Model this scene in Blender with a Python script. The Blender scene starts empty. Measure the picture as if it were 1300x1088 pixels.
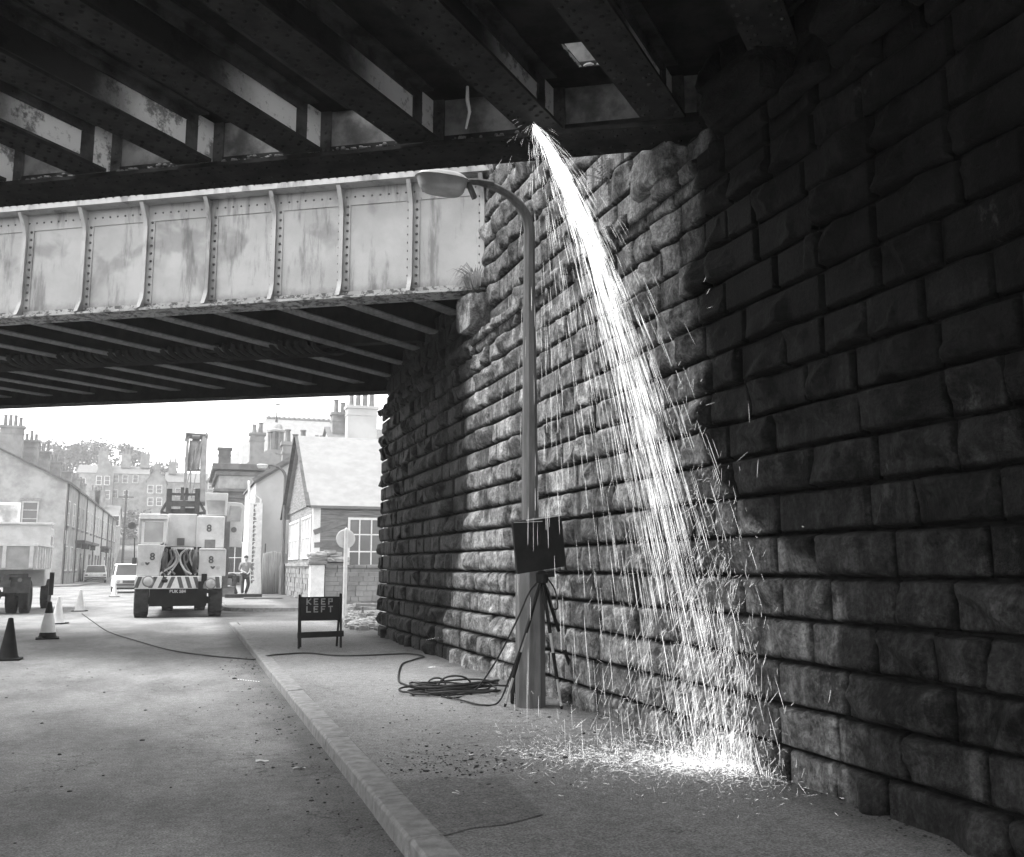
import bpy, math, random
import numpy as np
from mathutils import Vector, Matrix
random.seed(7); RNG = np.random.default_rng(11)
SC = bpy.context.scene; COL = SC.collection
# ------------------------------------------------------------------ camera, sky, sun, exposure
F, CX, CY, EYE = 1213.0, 650.0, 544.0, 1.40
PITCH, YAW = math.radians(8.209), math.radians(18.749)
cam = bpy.data.cameras.new("camera"); cam.sensor_width = 36; cam.lens = 36 * F / 1300
cam.clip_start = .05; cam.clip_end = 2000
co = bpy.data.objects.new("camera", cam); COL.objects.link(co)
co.location = (0, 0, EYE); co.rotation_euler = (math.pi / 2 + PITCH, 0, -YAW)
SC.camera = co
SUN_EL, SUN_AZ = math.radians(60), math.radians(-80)      # azimuth clockwise from +Y (the road)
w = bpy.data.worlds.new("World"); SC.world = w; w.use_nodes = True
nt = w.node_tree; bg = nt.nodes["Background"]
sky = nt.nodes.new("ShaderNodeTexSky"); sky.sky_type = 'NISHITA'; sky.sun_disc = False
sky.sun_elevation = SUN_EL; sky.sun_rotation = SUN_AZ; sky.dust_density = 1; sky.air_density = 1.0
bw = nt.nodes.new("ShaderNodeRGBToBW")                     # a monochrome place: grey sky
nt.links.new(sky.outputs[0], bw.inputs[0]); nt.links.new(bw.outputs[0], bg.inputs[0]); bg.inputs[1].default_value = 0.15
sl = bpy.data.lights.new("sun", 'SUN'); sl.energy = 1.0; sl.angle = math.radians(30); sl.color = (1, 1, 1)
so = bpy.data.objects.new("sun", sl); COL.objects.link(so)
so.rotation_euler = (math.pi / 2 - SUN_EL, 0, -SUN_AZ + math.pi)
sd = Vector((math.sin(SUN_AZ) * math.cos(SUN_EL), math.cos(SUN_AZ) * math.cos(SUN_EL), math.sin(SUN_EL)))
so.rotation_euler = (-sd).to_track_quat('-Z', 'Y').to_euler(); so.location = sd * 60
vs = SC.view_settings; vs.view_transform = 'Standard'; vs.look = 'None'; vs.exposure = 2.35; vs.gamma = 1
SC.cycles.use_denoising = True
SC.cycles.max_bounces = 8; SC.cycles.diffuse_bounces = 5; SC.cycles.volume_bounces = 1
SC.cycles.sample_clamp_indirect = 6

# ------------------------------------------------------------------ measuring helpers (pixel of the photo -> point on a known plane)
def ray(px, py):
    x = (px - CX) / F; y = -(py - CY) / F
    c, s = math.cos(PITCH), math.sin(PITCH)
    a, b, z = x, c - y * s, s + y * c
    c, s = math.cos(YAW), math.sin(YAW)
    return np.array([a * c + b * s, -a * s + b * c, z])
OC = np.array([0, 0, EYE])
def at_z(px, py, z=0.): d = ray(px, py); return OC + d * (z - EYE) / d[2]
def at_x(px, py, x): d = ray(px, py); return OC + d * x / d[0]
def at_y(px, py, y): d = ray(px, py); return OC + d * y / d[1]
W = 3.58                                   # face of the stone abutment
PV = .10                                   # pavement height
DG = np.array([math.sin(math.radians(-59.4)), math.cos(math.radians(-59.4)), 0])   # along the girders (to the left)
DB = np.array([math.sin(math.radians(51.2)), math.cos(math.radians(51.2)), 0])     # along the cross beams
NG = np.array([-DG[1], DG[0], 0]); NG = NG if NG[1] < 0 else -NG                   # out of the far girder's face
ZV = np.array([0, 0, 1.])
PN = np.array([3.58, 6.56, 0]); PF = np.array([3.58, 12.04, 0])

# ------------------------------------------------------------------ mesh helpers
class MB:
    def __init__(s): s.v = []; s.f = []
    def add(s, vs_, fs): n = len(s.v); s.v += [tuple(map(float, p)) for p in vs_]; s.f += [tuple(i + n for i in f) for f in fs]
    def para(s, o, a, b, c):
        o, a, b, c = map(np.asarray, (o, a, b, c))
        p = [o, o + a, o + a + b, o + b]; p += [q + c for q in p]
        fs = [(3, 2, 1, 0), (4, 5, 6, 7), (0, 1, 5, 4), (1, 2, 6, 5), (2, 3, 7, 6), (3, 0, 4, 7)]
        if np.dot(np.cross(a, b), c) < 0: fs = [f[::-1] for f in fs]
        s.add(p, fs)
    def box(s, c, d, rz=0., rx=0., ry=0.):
        R = np.array(Matrix.Rotation(rz, 3, 'Z') @ Matrix.Rotation(ry, 3, 'Y') @ Matrix.Rotation(rx, 3, 'X'))
        a, b, e = R[:, 0] * d[0], R[:, 1] * d[1], R[:, 2] * d[2]
        s.para(np.asarray(c, float) - (a + b + e) / 2, a, b, e)
    def bar(s, p0, p1, w_, h_, up=(0, 0, 1)):
        p0, p1 = np.asarray(p0, float), np.asarray(p1, float); d = p1 - p0; dn = d / np.linalg.norm(d)
        x = np.cross(dn, up); 
        if np.linalg.norm(x) < 1e-4: x = np.cross(dn, (0, 1, 0))
        x /= np.linalg.norm(x); y = np.cross(x, dn)
        s.para(p0 - x * w_ / 2 - y * h_ / 2, d, x * w_, y * h_)
    def tube(s, pts, r, n=8, cap=True):
        pts = [np.asarray(p, float) for p in pts]; m = len(pts)
        rs = r if hasattr(r, '__len__') else [r] * m
        ref = np.array([.13, .27, .95]); vs_ = []; x = None
        for i, p in enumerate(pts):
            t = pts[min(i + 1, m - 1)] - pts[max(i - 1, 0)]; t = t / (np.linalg.norm(t) + 1e-9)
            if x is None:
                x = np.cross(t, ref); 
                if np.linalg.norm(x) < .1: x = np.cross(t, (1, 0, 0))
            else: x = x - t * np.dot(x, t)
            x = x / (np.linalg.norm(x) + 1e-9); y = np.cross(t, x)
            for k in range(n):
                a = 2 * math.pi * k / n; vs_.append(p + rs[i] * (x * math.cos(a) + y * math.sin(a)))
        fs = [(i * n + k, i * n + (k + 1) % n, (i + 1) * n + (k + 1) % n, (i + 1) * n + k) for i in range(m - 1) for k in range(n)]
        if cap: fs += [tuple(range(n))[::-1], tuple(range((m - 1) * n, m * n))]
        s.add(vs_, fs)
    def lathe(s, prof, c=(0, 0, 0), n=24, axis='Z', a0=0.):
        vs_ = []; c = np.asarray(c, float)
        for r, h in prof:
            for k in range(n):
                a = 2 * math.pi * k / n + a0; x, y = r * math.cos(a), r * math.sin(a)
                vs_.append(c + (np.array([x, y, h]) if axis == 'Z' else np.array([h, x, y]) if axis == 'X' else np.array([y, h, x])))
        m = len(prof)
        fs = [(i * n + k, i * n + (k + 1) % n, (i + 1) * n + (k + 1) % n, (i + 1) * n + k) for i in range(m - 1) for k in range(n)]
        fs += [tuple(range(n))[::-1], tuple(range((m - 1) * n, m * n))]
        s.add(vs_, fs)
    def prism(s, pts, off):                # polygon of 3-D points pushed along off
        pts = [np.asarray(p, float) for p in pts]; n = len(pts); off = np.asarray(off, float)
        nn = sum((np.cross(pts[i], pts[(i + 1) % n]) for i in range(n)), np.zeros(3))
        if np.dot(nn, off) < 0: pts = pts[::-1]
        fs = [tuple(range(n))[::-1], tuple(range(n, 2 * n))] + [(i, (i + 1) % n, n + (i + 1) % n, n + i) for i in range(n)]
        s.add(pts + [p + off for p in pts], fs)
    def dome(s, c, nrm, r, h=None):
        c = np.asarray(c, float); nrm = np.asarray(nrm, float); h = h or r * .7
        x = np.cross(nrm, (.3, .5, .81)); x /= np.linalg.norm(x); y = np.cross(nrm, x)
        vs_ = [c + r * q * (x * math.cos(a) + y * math.sin(a)) + nrm * h * e for q, e in ((1, 0), (.72, .68)) for a in [k * math.pi / 3 for k in range(6)]]
        vs_.append(c + nrm * h)
        s.add(vs_, [(k, (k + 1) % 6, 6 + (k + 1) % 6, 6 + k) for k in range(6)] + [(6 + k, 6 + (k + 1) % 6, 12) for k in range(6)])
    def ball(s, c, r, n=12, m=8):
        rr = r if hasattr(r, '__len__') else (r, r, r); c = np.asarray(c, float)
        vs_ = [c + np.array([0, 0, -rr[2]])]
        for i in range(1, m):
            a = -math.pi / 2 + math.pi * i / m
            vs_ += [c + np.array([rr[0] * math.cos(a) * math.cos(b), rr[1] * math.cos(a) * math.sin(b), rr[2] * math.sin(a)]) for b in [2 * math.pi * k / n for k in range(n)]]
        vs_.append(c + np.array([0, 0, rr[2]])); L = len(vs_) - 1
        fs = [(0, 1 + (k + 1) % n, 1 + k) for k in range(n)]
        fs += [(1 + i * n + k, 1 + i * n + (k + 1) % n, 1 + (i + 1) * n + (k + 1) % n, 1 + (i + 1) * n + k) for i in range(m - 2) for k in range(n)]
        fs += [(L, 1 + (m - 2) * n + k, 1 + (m - 2) * n + (k + 1) % n) for k in range(n)]
        s.add(vs_, fs)
    def build(s, name, mat, parent=None, smooth=0, bevel=0, world=False, extra=None):
        n0 = len(s.f)
        if extra: s.add(extra[0].v, extra[0].f)
        me = bpy.data.meshes.new(name); vv = np.array(s.v, float)
        if world and parent is not None: vv = vv - wloc(parent)
        me.from_pydata(vv.tolist(), [], s.f); me.update()
        if mat: me.materials.append(mat)
        if extra: me.materials.append(extra[1]); me.polygons.foreach_set('material_index', [0] * n0 + [1] * (len(s.f) - n0))
        o = bpy.data.objects.new(name, me); COL.objects.link(o)
        if parent is not None: o.parent = parent
        if smooth:
            me.polygons.foreach_set('use_smooth', [True] * len(me.polygons)); me.set_sharp_from_angle(angle=math.radians(smooth))
        if bevel:
            b = o.modifiers.new('bevel', 'BEVEL'); b.width = bevel; b.segments = 2; b.limit_method = 'ANGLE'
        return o
def wloc(o):
    p = np.zeros(3)
    while o is not None: p = p + np.array(o.location); o = o.parent
    return p
def np_obj(name, V, Fq, mat, parent=None, smooth=True, attr=None):
    me = bpy.data.meshes.new(name); me.from_pydata(V.tolist(), [], Fq.tolist()); me.update()
    if smooth: me.polygons.foreach_set('use_smooth', [True] * len(me.polygons))
    if attr is not None:
        for k, v in attr.items():
            a = me.attributes.new(k, 'FLOAT', 'POINT'); a.data.foreach_set('value', np.asarray(v, np.float32))
    me.materials.append(mat); o = bpy.data.objects.new(name, me); COL.objects.link(o)
    if parent is not None: o.parent = parent
    return o
def tag(o, label=None, cat=None, group=None, kind=None):
    if label: o['label'] = label
    if cat: o['category'] = cat
    if group: o['group'] = group
    if kind: o['kind'] = kind
    return o
def thing(name, label, cat, loc=(0, 0, 0), rz=0., group=None):
    o = bpy.data.objects.new(name, None); COL.objects.link(o); o.location = tuple(map(float, loc)); o.rotation_euler = (0, 0, rz)
    o.empty_display_size = .2
    return tag(o, label, cat, group)
def copy_tree(o, parent=None):
    c = o.copy(); COL.objects.link(c)
    if parent is not None: c.parent = parent
    for ch in list(o.children): copy_tree(ch, c)
    return c
def text_mesh(name, s, size, mat, parent, depth=.003, bold=0.):
    cu = bpy.data.curves.new(name, 'FONT'); cu.body = s; cu.size = size; cu.extrude = depth; cu.align_x = 'CENTER'; cu.align_y = 'CENTER'; cu.offset = bold
    t = bpy.data.objects.new(name, cu); COL.objects.link(t)
    me = bpy.data.meshes.new_from_object(t.evaluated_get(bpy.context.evaluated_depsgraph_get()))
    bpy.data.objects.remove(t); me.name = name; me.materials.clear(); me.materials.append(mat)
    o = bpy.data.objects.new(name, me); COL.objects.link(o); o.parent = parent
    return o

# ------------------------------------------------------------------ noise for shaping
def _hash(ix, iy, iz, seed):
    h = (ix * 374761393 + iy * 668265263 + iz * 2147483647 + seed * 1274126177) & 0xffffffff
    h = ((h ^ (h >> 13)) * 1274126177) & 0xffffffff
    return ((h ^ (h >> 16)) & 0xffff) / 65535.0
def vnoise(P, seed=0):
    P = np.asarray(P); I = np.floor(P).astype(np.int64); f = P - I; f = f * f * (3 - 2 * f); r = 0
    for dx in (0, 1):
        for dy in (0, 1):
            for dz in (0, 1):
                wgt = (f[..., 0] if dx else 1 - f[..., 0]) * (f[..., 1] if dy else 1 - f[..., 1]) * (f[..., 2] if dz else 1 - f[..., 2])
                r = r + wgt * _hash(I[..., 0] + dx, I[..., 1] + dy, I[..., 2] + dz, seed)
    return r * 2 - 1
def fbm(P, o=4, seed=0):
    r = 0; a = 1.
    for i in range(o): r = r + a * vnoise(np.asarray(P) * 2 ** i + 17.3 * i, seed + i); a *= .5
    return r

# ------------------------------------------------------------------ materials (all greys: the place is seen in black and white)
def g(v): return (v, v, v, 1)
class NT:
    def __init__(s, name):
        s.m = bpy.data.materials.new(name); s.m.use_nodes = True; s.t = s.m.node_tree; s.b = s.t.nodes["Principled BSDF"]
        s.tc = s.t.nodes.new("ShaderNodeTexCoord")
    def n(s, ty, **kw):
        n = s.t.nodes.new("ShaderNode" + ty)
        for k, v in kw.items(): setattr(n, k, v)
        return n
    def l(s, a, b): s.t.links.new(a, b)
    def coord(s, scale=(1, 1, 1), which='Object', loc=(0, 0, 0)):
        m = s.n("Mapping"); m.inputs['Scale'].default_value = scale; m.inputs['Location'].default_value = loc; s.l(s.tc.outputs[which], m.inputs[0]); return m.outputs[0]
    def noise(s, scale, detail=5, rough=.6, vec=None, dist=0.):
        n = s.n("TexNoise"); n.inputs['Scale'].default_value = scale; n.inputs['Detail'].default_value = detail; n.inputs['Roughness'].default_value = rough; n.inputs['Distortion'].default_value = dist
        s.l(vec if vec is not None else s.tc.outputs['Object'], n.inputs['Vector']); return n.outputs['Fac']
    def rng(s, x, a, b, c, d, smooth=True):
        n = s.n("MapRange"); n.interpolation_type = 'SMOOTHSTEP' if smooth else 'LINEAR'
        for i, v in ((1, a), (2, b), (3, c), (4, d)): n.inputs[i].default_value = v
        s.l(x, n.inputs[0]); return n.outputs[0]
    def math(s, op, a, b=None, c=None):
        n = s.n("Math"); n.operation = op
        for i, v in enumerate((a, b, c)):
            if v is None: continue
            if isinstance(v, (int, float)): n.inputs[i].default_value = v
            else: s.l(v, n.inputs[i])
        return n.outputs[0]
    def grey(s, val):
        n = s.n("CombineColor"); [s.l(val, n.inputs[i]) for i in range(3)]; s.l(n.outputs[0], s.b.inputs['Base Color'])
    def bump(s, h, strength=.3, dist=.01):
        n = s.n("Bump"); n.inputs['Strength'].default_value = strength; n.inputs['Distance'].default_value = dist; s.l(h, n.inputs['Height']); s.l(n.outputs[0], s.b.inputs['Normal'])
    def fin(s, rough=.8, metal=0., spec=.3):
        s.b.inputs['Roughness'].default_value = rough; s.b.inputs['Metallic'].default_value = metal; s.b.inputs['Specular IOR Level'].default_value = spec; return s.m
def mat(name, lo, hi, scale=4., rough=.8, bump=.15, bscale=40., stretch=(1, 1, 1), metal=0., spec=.3, detail=5):
    m = NT(name); v = m.coord(stretch)
    m.grey(m.rng(m.noise(scale, detail, .62, v), .33, .67, lo, hi))
    if bump: m.bump(m.noise(bscale, 4, .6), bump, .01)
    return m.fin(rough, metal, spec)
M = {}
def wall_stone():
    m = NT("rock_faced_stone"); a = m.n("Attribute"); a.attribute_name = 'tone'; hh = m.n("Attribute"); hh.attribute_name = 'height'
    base = m.rng(a.outputs['Fac'], 0, 1, .16, .44, False)
    mott = m.rng(m.noise(9, 9, .72), .32, .68, .50, 1.3)
    strk = m.rng(m.noise(1.0, 8, .68, m.coord((5, 5, .8))), .42, .58, .6, 1.15)
    blot = m.rng(m.noise(2.3, 9, .74), .53, .60, 1., .40)
    foot = m.rng(m.math('ADD', hh.outputs['Fac'], m.math('MULTIPLY', m.math('SUBTRACT', m.noise(5, 7, .75), .5), 1.5)), -.05, .16, .42, 1.)   # black dirt caught along the bed joints
    pale = m.rng(m.noise(1.3, 8, .7, m.coord((2.2, 2.2, 1.0), loc=(7, 3, 1))), .60, .68, 0, .13)
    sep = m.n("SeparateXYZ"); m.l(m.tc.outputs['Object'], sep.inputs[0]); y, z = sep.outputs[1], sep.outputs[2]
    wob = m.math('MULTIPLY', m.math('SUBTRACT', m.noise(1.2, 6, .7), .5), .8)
    nearb = m.rng(z, 1.1, 2.3, 4.7, 6.15)                       # sooty edge under the near deck drops lower down
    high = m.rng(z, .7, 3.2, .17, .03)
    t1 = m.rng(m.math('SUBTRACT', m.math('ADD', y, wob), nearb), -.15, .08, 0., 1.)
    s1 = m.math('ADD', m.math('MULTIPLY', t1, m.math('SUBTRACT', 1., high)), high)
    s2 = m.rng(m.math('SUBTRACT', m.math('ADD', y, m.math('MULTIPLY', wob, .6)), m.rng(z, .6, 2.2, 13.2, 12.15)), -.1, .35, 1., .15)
    eg_ = m.n("Attribute"); eg_.attribute_name = 'edge'
    joint = m.rng(m.math('ADD', eg_.outputs['Fac'], m.math('MULTIPLY', m.math('SUBTRACT', m.noise(14, 5, .7), .5), .8)), .0, .45, .22, 1.)   # dirt in the joints
    fine = m.math('MULTIPLY', m.rng(m.noise(34, 7, .75), .36, .64, .60, 1.35), m.rng(m.noise(19, 8, .78), .60, .68, 1., .35))
    v = m.math('MULTIPLY', m.math('MULTIPLY', m.math('MULTIPLY', base, mott), m.math('MULTIPLY', joint, fine)), m.math('MULTIPLY', strk, blot))
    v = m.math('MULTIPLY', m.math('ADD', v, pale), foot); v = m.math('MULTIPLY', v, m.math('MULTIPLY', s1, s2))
    v = m.math('ADD', v, m.rng(m.noise(2.1, 9, .75, m.coord((1, 1.3, .9), loc=(3, 1, 5))), .61, .68, 0, .045))        # pale lime patches on sooty stones, painted in for their wet glints
    v = m.math('MULTIPLY', v, m.rng(m.math('ADD', z, wob), 4.1, 4.9, 1., .62))       # darker above the string course
    m.grey(v)
    m.bump(m.math('ADD', m.noise(26, 9, .75), m.math('MULTIPLY', m.noise(110, 4, .7), .4)), 1.0, .03)
    return m.fin(.6, 0, .12)
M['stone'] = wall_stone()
M['mortar'] = mat('sooty_mortar', .025, .06, 9, .95, .4, 60)
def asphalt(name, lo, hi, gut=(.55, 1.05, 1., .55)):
    m = NT(name)
    big = m.rng(m.noise(.7, 7, .65, m.coord((1, .5, 1))), .35, .65, lo, hi)
    med = m.rng(m.noise(14, 6, .7), .3, .7, .80, 1.18)
    grit = m.rng(m.noise(75, 3, .75), .33, .67, .55, 1.45)
    spot = m.rng(m.noise(9, 7, .78), .64, .70, 1., .62)
    strk = m.rng(m.noise(3, 6, .7, m.coord((1.2, 5, 1))), .60, .68, 1., .78)
    v = m.math('MULTIPLY', m.math('MULTIPLY', big, med), m.math('MULTIPLY', m.math('MULTIPLY', grit, spot), strk))
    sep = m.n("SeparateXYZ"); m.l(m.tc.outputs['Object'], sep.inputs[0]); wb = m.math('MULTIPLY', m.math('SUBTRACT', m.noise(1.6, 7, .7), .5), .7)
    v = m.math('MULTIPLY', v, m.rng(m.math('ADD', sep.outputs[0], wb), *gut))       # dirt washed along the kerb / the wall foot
    cr_ = m.n("TexVoronoi"); cr_.feature = 'DISTANCE_TO_EDGE'; cr_.inputs['Scale'].default_value = .55
    ds = m.n("VectorMath"); ds.operation = 'ADD'; nz = m.n("TexNoise"); nz.inputs['Scale'].default_value = 3; nz.inputs['Detail'].default_value = 6; m.l(m.tc.outputs['Object'], nz.inputs['Vector']); m.l(m.tc.outputs['Object'], ds.inputs[0]); m.l(nz.outputs['Color'], ds.inputs[1]); m.l(ds.outputs[0], cr_.inputs['Vector'])
    v = m.math('MULTIPLY', v, m.math('MAXIMUM', m.rng(cr_.outputs['Distance'], .002, .006, .55, 1.), m.rng(m.noise(.8, 3), .44, .5, 1., 0.)))
    m.grey(v); m.bump(m.noise(85, 4, .75), .7, .012)
    return m.fin(.85, 0, .3)
M['road'] = asphalt('worn_asphalt', .17, .30)
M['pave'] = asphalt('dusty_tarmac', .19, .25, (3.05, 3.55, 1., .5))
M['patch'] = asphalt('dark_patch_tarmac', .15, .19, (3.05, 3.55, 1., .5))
M['kerb'] = mat('kerb_stone', .18, .29, 11, .85, .5, 60, detail=8)
M['ground'] = mat('bare_ground', .2, .3, 3, .95, .5, 20)
M['hill'] = mat('hill_grass', .10, .22, .3, .95, .3, 3)
def girder_paint():
    m = NT("pale_girder_paint"); v = m.rng(m.noise(1.5, 6, .6), .3, .7, .36, .46)
    st = m.rng(m.noise(1.3, 7, .68, m.coord((3.2, 3.2, .55))), .50, .66, 1., .52)
    bl = m.rng(m.noise(1.1, 4, .5, m.coord((1, 1, 1), loc=(4.3, 2, 0)), .3), .56, .66, 1., .66)
    pe = m.rng(m.noise(8, 6, .75), .68, .72, 1., .35)
    sep = m.n("SeparateXYZ"); m.l(m.tc.outputs['Object'], sep.inputs[0])
    ed = m.rng(m.math('ADD', sep.outputs[2], m.math('MULTIPLY', m.noise(5, 5, .7), .25)), 5.27, 5.45, .60, 1.)
    m.grey(m.math('MULTIPLY', m.math('MULTIPLY', m.math('MULTIPLY', v, st), m.math('MULTIPLY', bl, pe)), ed))
    m.bump(m.noise(30, 4, .6), .12, .01); return m.fin(.55, 0, .4)
M['gpaint'] = girder_paint()
def peeled():
    m = NT("peeling_painted_steel"); v = m.rng(m.noise(9, 7, .7), .48, .56, .40, .11)
    m.grey(m.math('MULTIPLY', v, m.rng(m.noise(2, 5, .6), .3, .7, .8, 1.1))); m.bump(m.noise(18, 6, .7), .5, .02); return m.fin(.7, 0, .3)
M['peel'] = peeled()
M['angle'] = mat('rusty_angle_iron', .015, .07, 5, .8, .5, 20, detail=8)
M['rust'] = mat('rust_and_rivet_shade', .07, .14, 8, .8, .2)  # dark rivet colour carries the rivets' shadows; also used for rust debris
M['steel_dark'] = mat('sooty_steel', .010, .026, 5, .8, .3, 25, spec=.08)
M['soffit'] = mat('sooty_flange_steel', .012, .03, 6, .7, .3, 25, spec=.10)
M['soffit_far'] = mat('bounce_lit_flange_steel', .14, .22, 6, .75, .3, 25)  # light bounced off the road put into the paler colour
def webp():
    m = NT("flaking_web_paint_lit_end"); dt = m.n("VectorMath"); dt.operation = 'DOT_PRODUCT'; m.l(m.tc.outputs['Object'], dt.inputs[0]); dt.inputs[1].default_value = (.509, .861, 0)
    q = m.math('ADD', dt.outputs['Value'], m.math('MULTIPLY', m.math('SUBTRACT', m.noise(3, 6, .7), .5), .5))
    lit_fade = m.rng(q, -1.50, -.85, .02, 1.)  # lit girder end and its light falloff painted into the web colour
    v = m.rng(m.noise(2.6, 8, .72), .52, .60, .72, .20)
    v = m.math('MULTIPLY', m.math('MULTIPLY', v, lit_fade), m.rng(m.noise(12, 6, .7), .56, .66, 1., .55))
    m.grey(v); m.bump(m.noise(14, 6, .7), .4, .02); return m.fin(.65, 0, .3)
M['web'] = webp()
M['web_flaked'] = mat('flaked_sooty_web', .04, .18, 3.5, .7, .5, 12, detail=10)
M['conc'] = mat('lamp_post_concrete', .10, .18, 3, .85, .3, 60, (4, 4, .5), detail=8)
M['white'] = mat('white_paint', .66, .8, 4, .5, .05)
M['cream'] = mat('pale_vehicle_paint', .50, .62, 3, .45, .05)
M['lgrey'] = mat('light_grey_paint', .38, .5, 3, .5, .08)
M['mgrey'] = mat('mid_grey_paint', .13, .2, 3, .6, .1)
M['dgrey'] = mat('dark_grey_metal', .06, .11, 5, .6, .15)
M['black'] = mat('black_paint', .008, .016, 5, .75, .1)
M['rubber'] = mat('tyre_rubber', .025, .045, 8, .85, .2)
M['hose'] = mat('black_rubber_hose', .02, .035, 8, .6, .1)
M['palehose'] = mat('pale_hose', .35, .5, 8, .6, .1)
M['stripe'] = mat('dark_stripe_paint', .09, .13, 8, .5, .05)
M['letter'] = mat('dull_reflective_letters', .22, .3, 12, .5, .1)
def glass(name, v=.05):
    m = NT(name); m.grey(m.rng(m.noise(1.2, 3), .3, .7, v * .7, v * 1.3)); return m.fin(.08, 0, .7)
M['glass'] = glass('window_glass'); M['glass_pale'] = glass('sky_lit_glass', .35)
def bowl():
    m = NT("frosted_lamp_bowl"); m.grey(m.rng(m.noise(6, 4), .3, .7, .5, .7)); m.b.inputs['Transmission Weight'].default_value = .35; return m.fin(.45, 0, .5)
M['bowl'] = bowl()
M['hstone'] = mat('house_stone', .25, .40, 1.2, .9, .3, 6, detail=8)
M['hstone2'] = mat('house_stone_dark', .18, .29, 1.2, .9, .3, 6, detail=8)
M['render'] = mat('cream_render', .44, .54, .6, .9, .1, 10)
M['slate'] = mat('roof_slate', .13, .20, 3, .7, .3, 9, (1, 1, 3))
M['slate_pale'] = mat('pale_roof_felt', .24, .29, 2, .6, .2, 12)
M['dark_bldg'] = mat('soot_black_stone', .09, .16, 1.5, .9, .3, 6, detail=8)
M['pot'] = mat('chimney_pot_clay', .14, .22, 3, .9, .1)
M['board'] = mat('weathered_board', .15, .28, 3, .85, .3, 25, (.5, .5, 6))
M['iron_sheet'] = mat('weathered_corrugated_sheet', .28, .40, 2, .7, .2, 20, (3, 3, .5))
M['leaf'] = mat('tree_foliage', .08, .16, 2, .8, 0)
M['dryleaf'] = mat('dry_grass', .2, .35, 5, .8, 0)
M['bark'] = mat('tree_bark', .07, .13, 6, .9, .4)
M['skin'] = mat('skin', .38, .46, 8, .6, .03)
M['shirt'] = mat('pale_shirt_cloth', .22, .3, 8, .9, .1)
M['trouser'] = mat('dark_trouser_cloth', .05, .08, 8, .9, .1)
M['hair'] = mat('dark_hair', .03, .05, 20, .7, .2)
M['dirt'] = mat('loose_dirt', .02, .06, 12, .95, .3)
M['rubble'] = mat('rubble_stone', .18, .34, 3, .9, .4, 20)
M['paper'] = mat('paper_scrap', .6, .75, 3, .8, 0)
M['cone'] = mat('cone_rubber', .012, .02, 6, .7, .05, spec=.12)
M['cone_white'] = mat('cone_sleeve', .6, .72, 6, .5, .05)
def emit(name, strength):
    m = NT(name); m.b.inputs['Base Color'].default_value = g(.8); m.b.inputs['Emission Color'].default_value = g(1); m.b.inputs['Emission Strength'].default_value = strength
    return m.fin(.5)
M['spark'] = emit('white_hot_metal', .6)

# ------------------------------------------------------------------ the setting: ground, road, pavement
def sheet(name, pts, z, mt, nx=0):
    mb = MB(); mb.add([(x, y, z) for x, y in pts], [tuple(range(len(pts)))]); return tag(mb.build(name, mt), kind='structure')
sheet('ground', [(-230, -60), (230, -60), (230, 330), (-230, 330)], -.012, M['ground'])
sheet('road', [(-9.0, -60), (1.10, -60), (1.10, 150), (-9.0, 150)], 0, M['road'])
sheet('side_road', [(1.102, 24.6), (60, 24.6), (60, 31.2), (1.102, 31.2)], -.001, M['road'])
def slab(name, pts, z0, z1, mt, bevel=.0):
    mb = MB(); mb.prism([(x, y, z0) for x, y in pts], (0, 0, z1 - z0)); return tag(mb.build(name, mt, bevel=bevel), kind='structure')
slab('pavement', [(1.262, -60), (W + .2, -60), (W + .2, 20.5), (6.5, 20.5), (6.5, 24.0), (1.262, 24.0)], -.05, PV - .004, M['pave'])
# kerb stones of the near pavement, end dropping into the side road
kb = MB(); y = -12.
while y < 24.4:
    L = random.uniform(.85, 1.05); y1 = min(y + L, 24.5); dz = random.uniform(-.003, .003); dx = random.uniform(-.003, .003)
    h = PV + dz if y1 < 23.5 else PV - .03 - .05 * max(0, y - 23.4)
    prof = [(1.08 + dx, -.08), (1.08 + dx + .008, h - .016), (1.08 + dx + .022, h), (1.258 + dx * .3, h + .003), (1.258 + dx * .3, -.08)]
    kb.prism([(x, y + .009, z) for x, z in prof], (0, y1 - y - .018, 0)); y = y1
tag(kb.build('kerb', M['kerb'], bevel=.006), kind='structure')
# pavement across the side road
cor = [(1.12 + 1.4 * (1 - math.cos(a)), 31.2 + 1.4 * (1 - math.sin(a)) + 0) for a in [math.pi * k / 16 for k in range(0, 9)]]
cor = [(1.25 + 1.3 * (1 - math.sin(a)), 31.4 + 1.3 * (1 - math.cos(a))) for a in [math.pi / 2 * k / 8 for k in range(8, -1, -1)]]
slab('far_pavement', [(p[0] + .14, p[1] + .14) for p in cor] + [(14, 31.54), (14, 33.9), (4.6, 33.9), (4.6, 120), (1.39, 120)], -.05, PV, M['pave'])
kb = MB(); path = [(1.12, 120)] + [(p[0] - .0, p[1]) for p in cor[::-1]][::-1] if False else [(14, 31.4)] + cor[::-1][0:0]
path = [(1.25, 120)] + cor[::-1][::-1][:0] + sorted(cor, key=lambda p: (-p[1], p[0])) + [(14, 31.4)]
for (a, b) in zip(path[:-1], path[1:]):
    kb.bar((a[0] + .06, a[1] + .06, PV / 2 - .018), (b[0] + .06, b[1] + .06, PV / 2 - .018), .13, PV + .05)
tag(kb.build('far_kerb', M['kerb'], bevel=.01), kind='structure')
slab('left_pavement', [(-9.0, 72), (-11.6, 72), (-11.6, 150), (-8.85, 150), (-6.6, 100), (-7.0, 74)][::-1], -.05, .1, M['kerb'])
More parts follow.
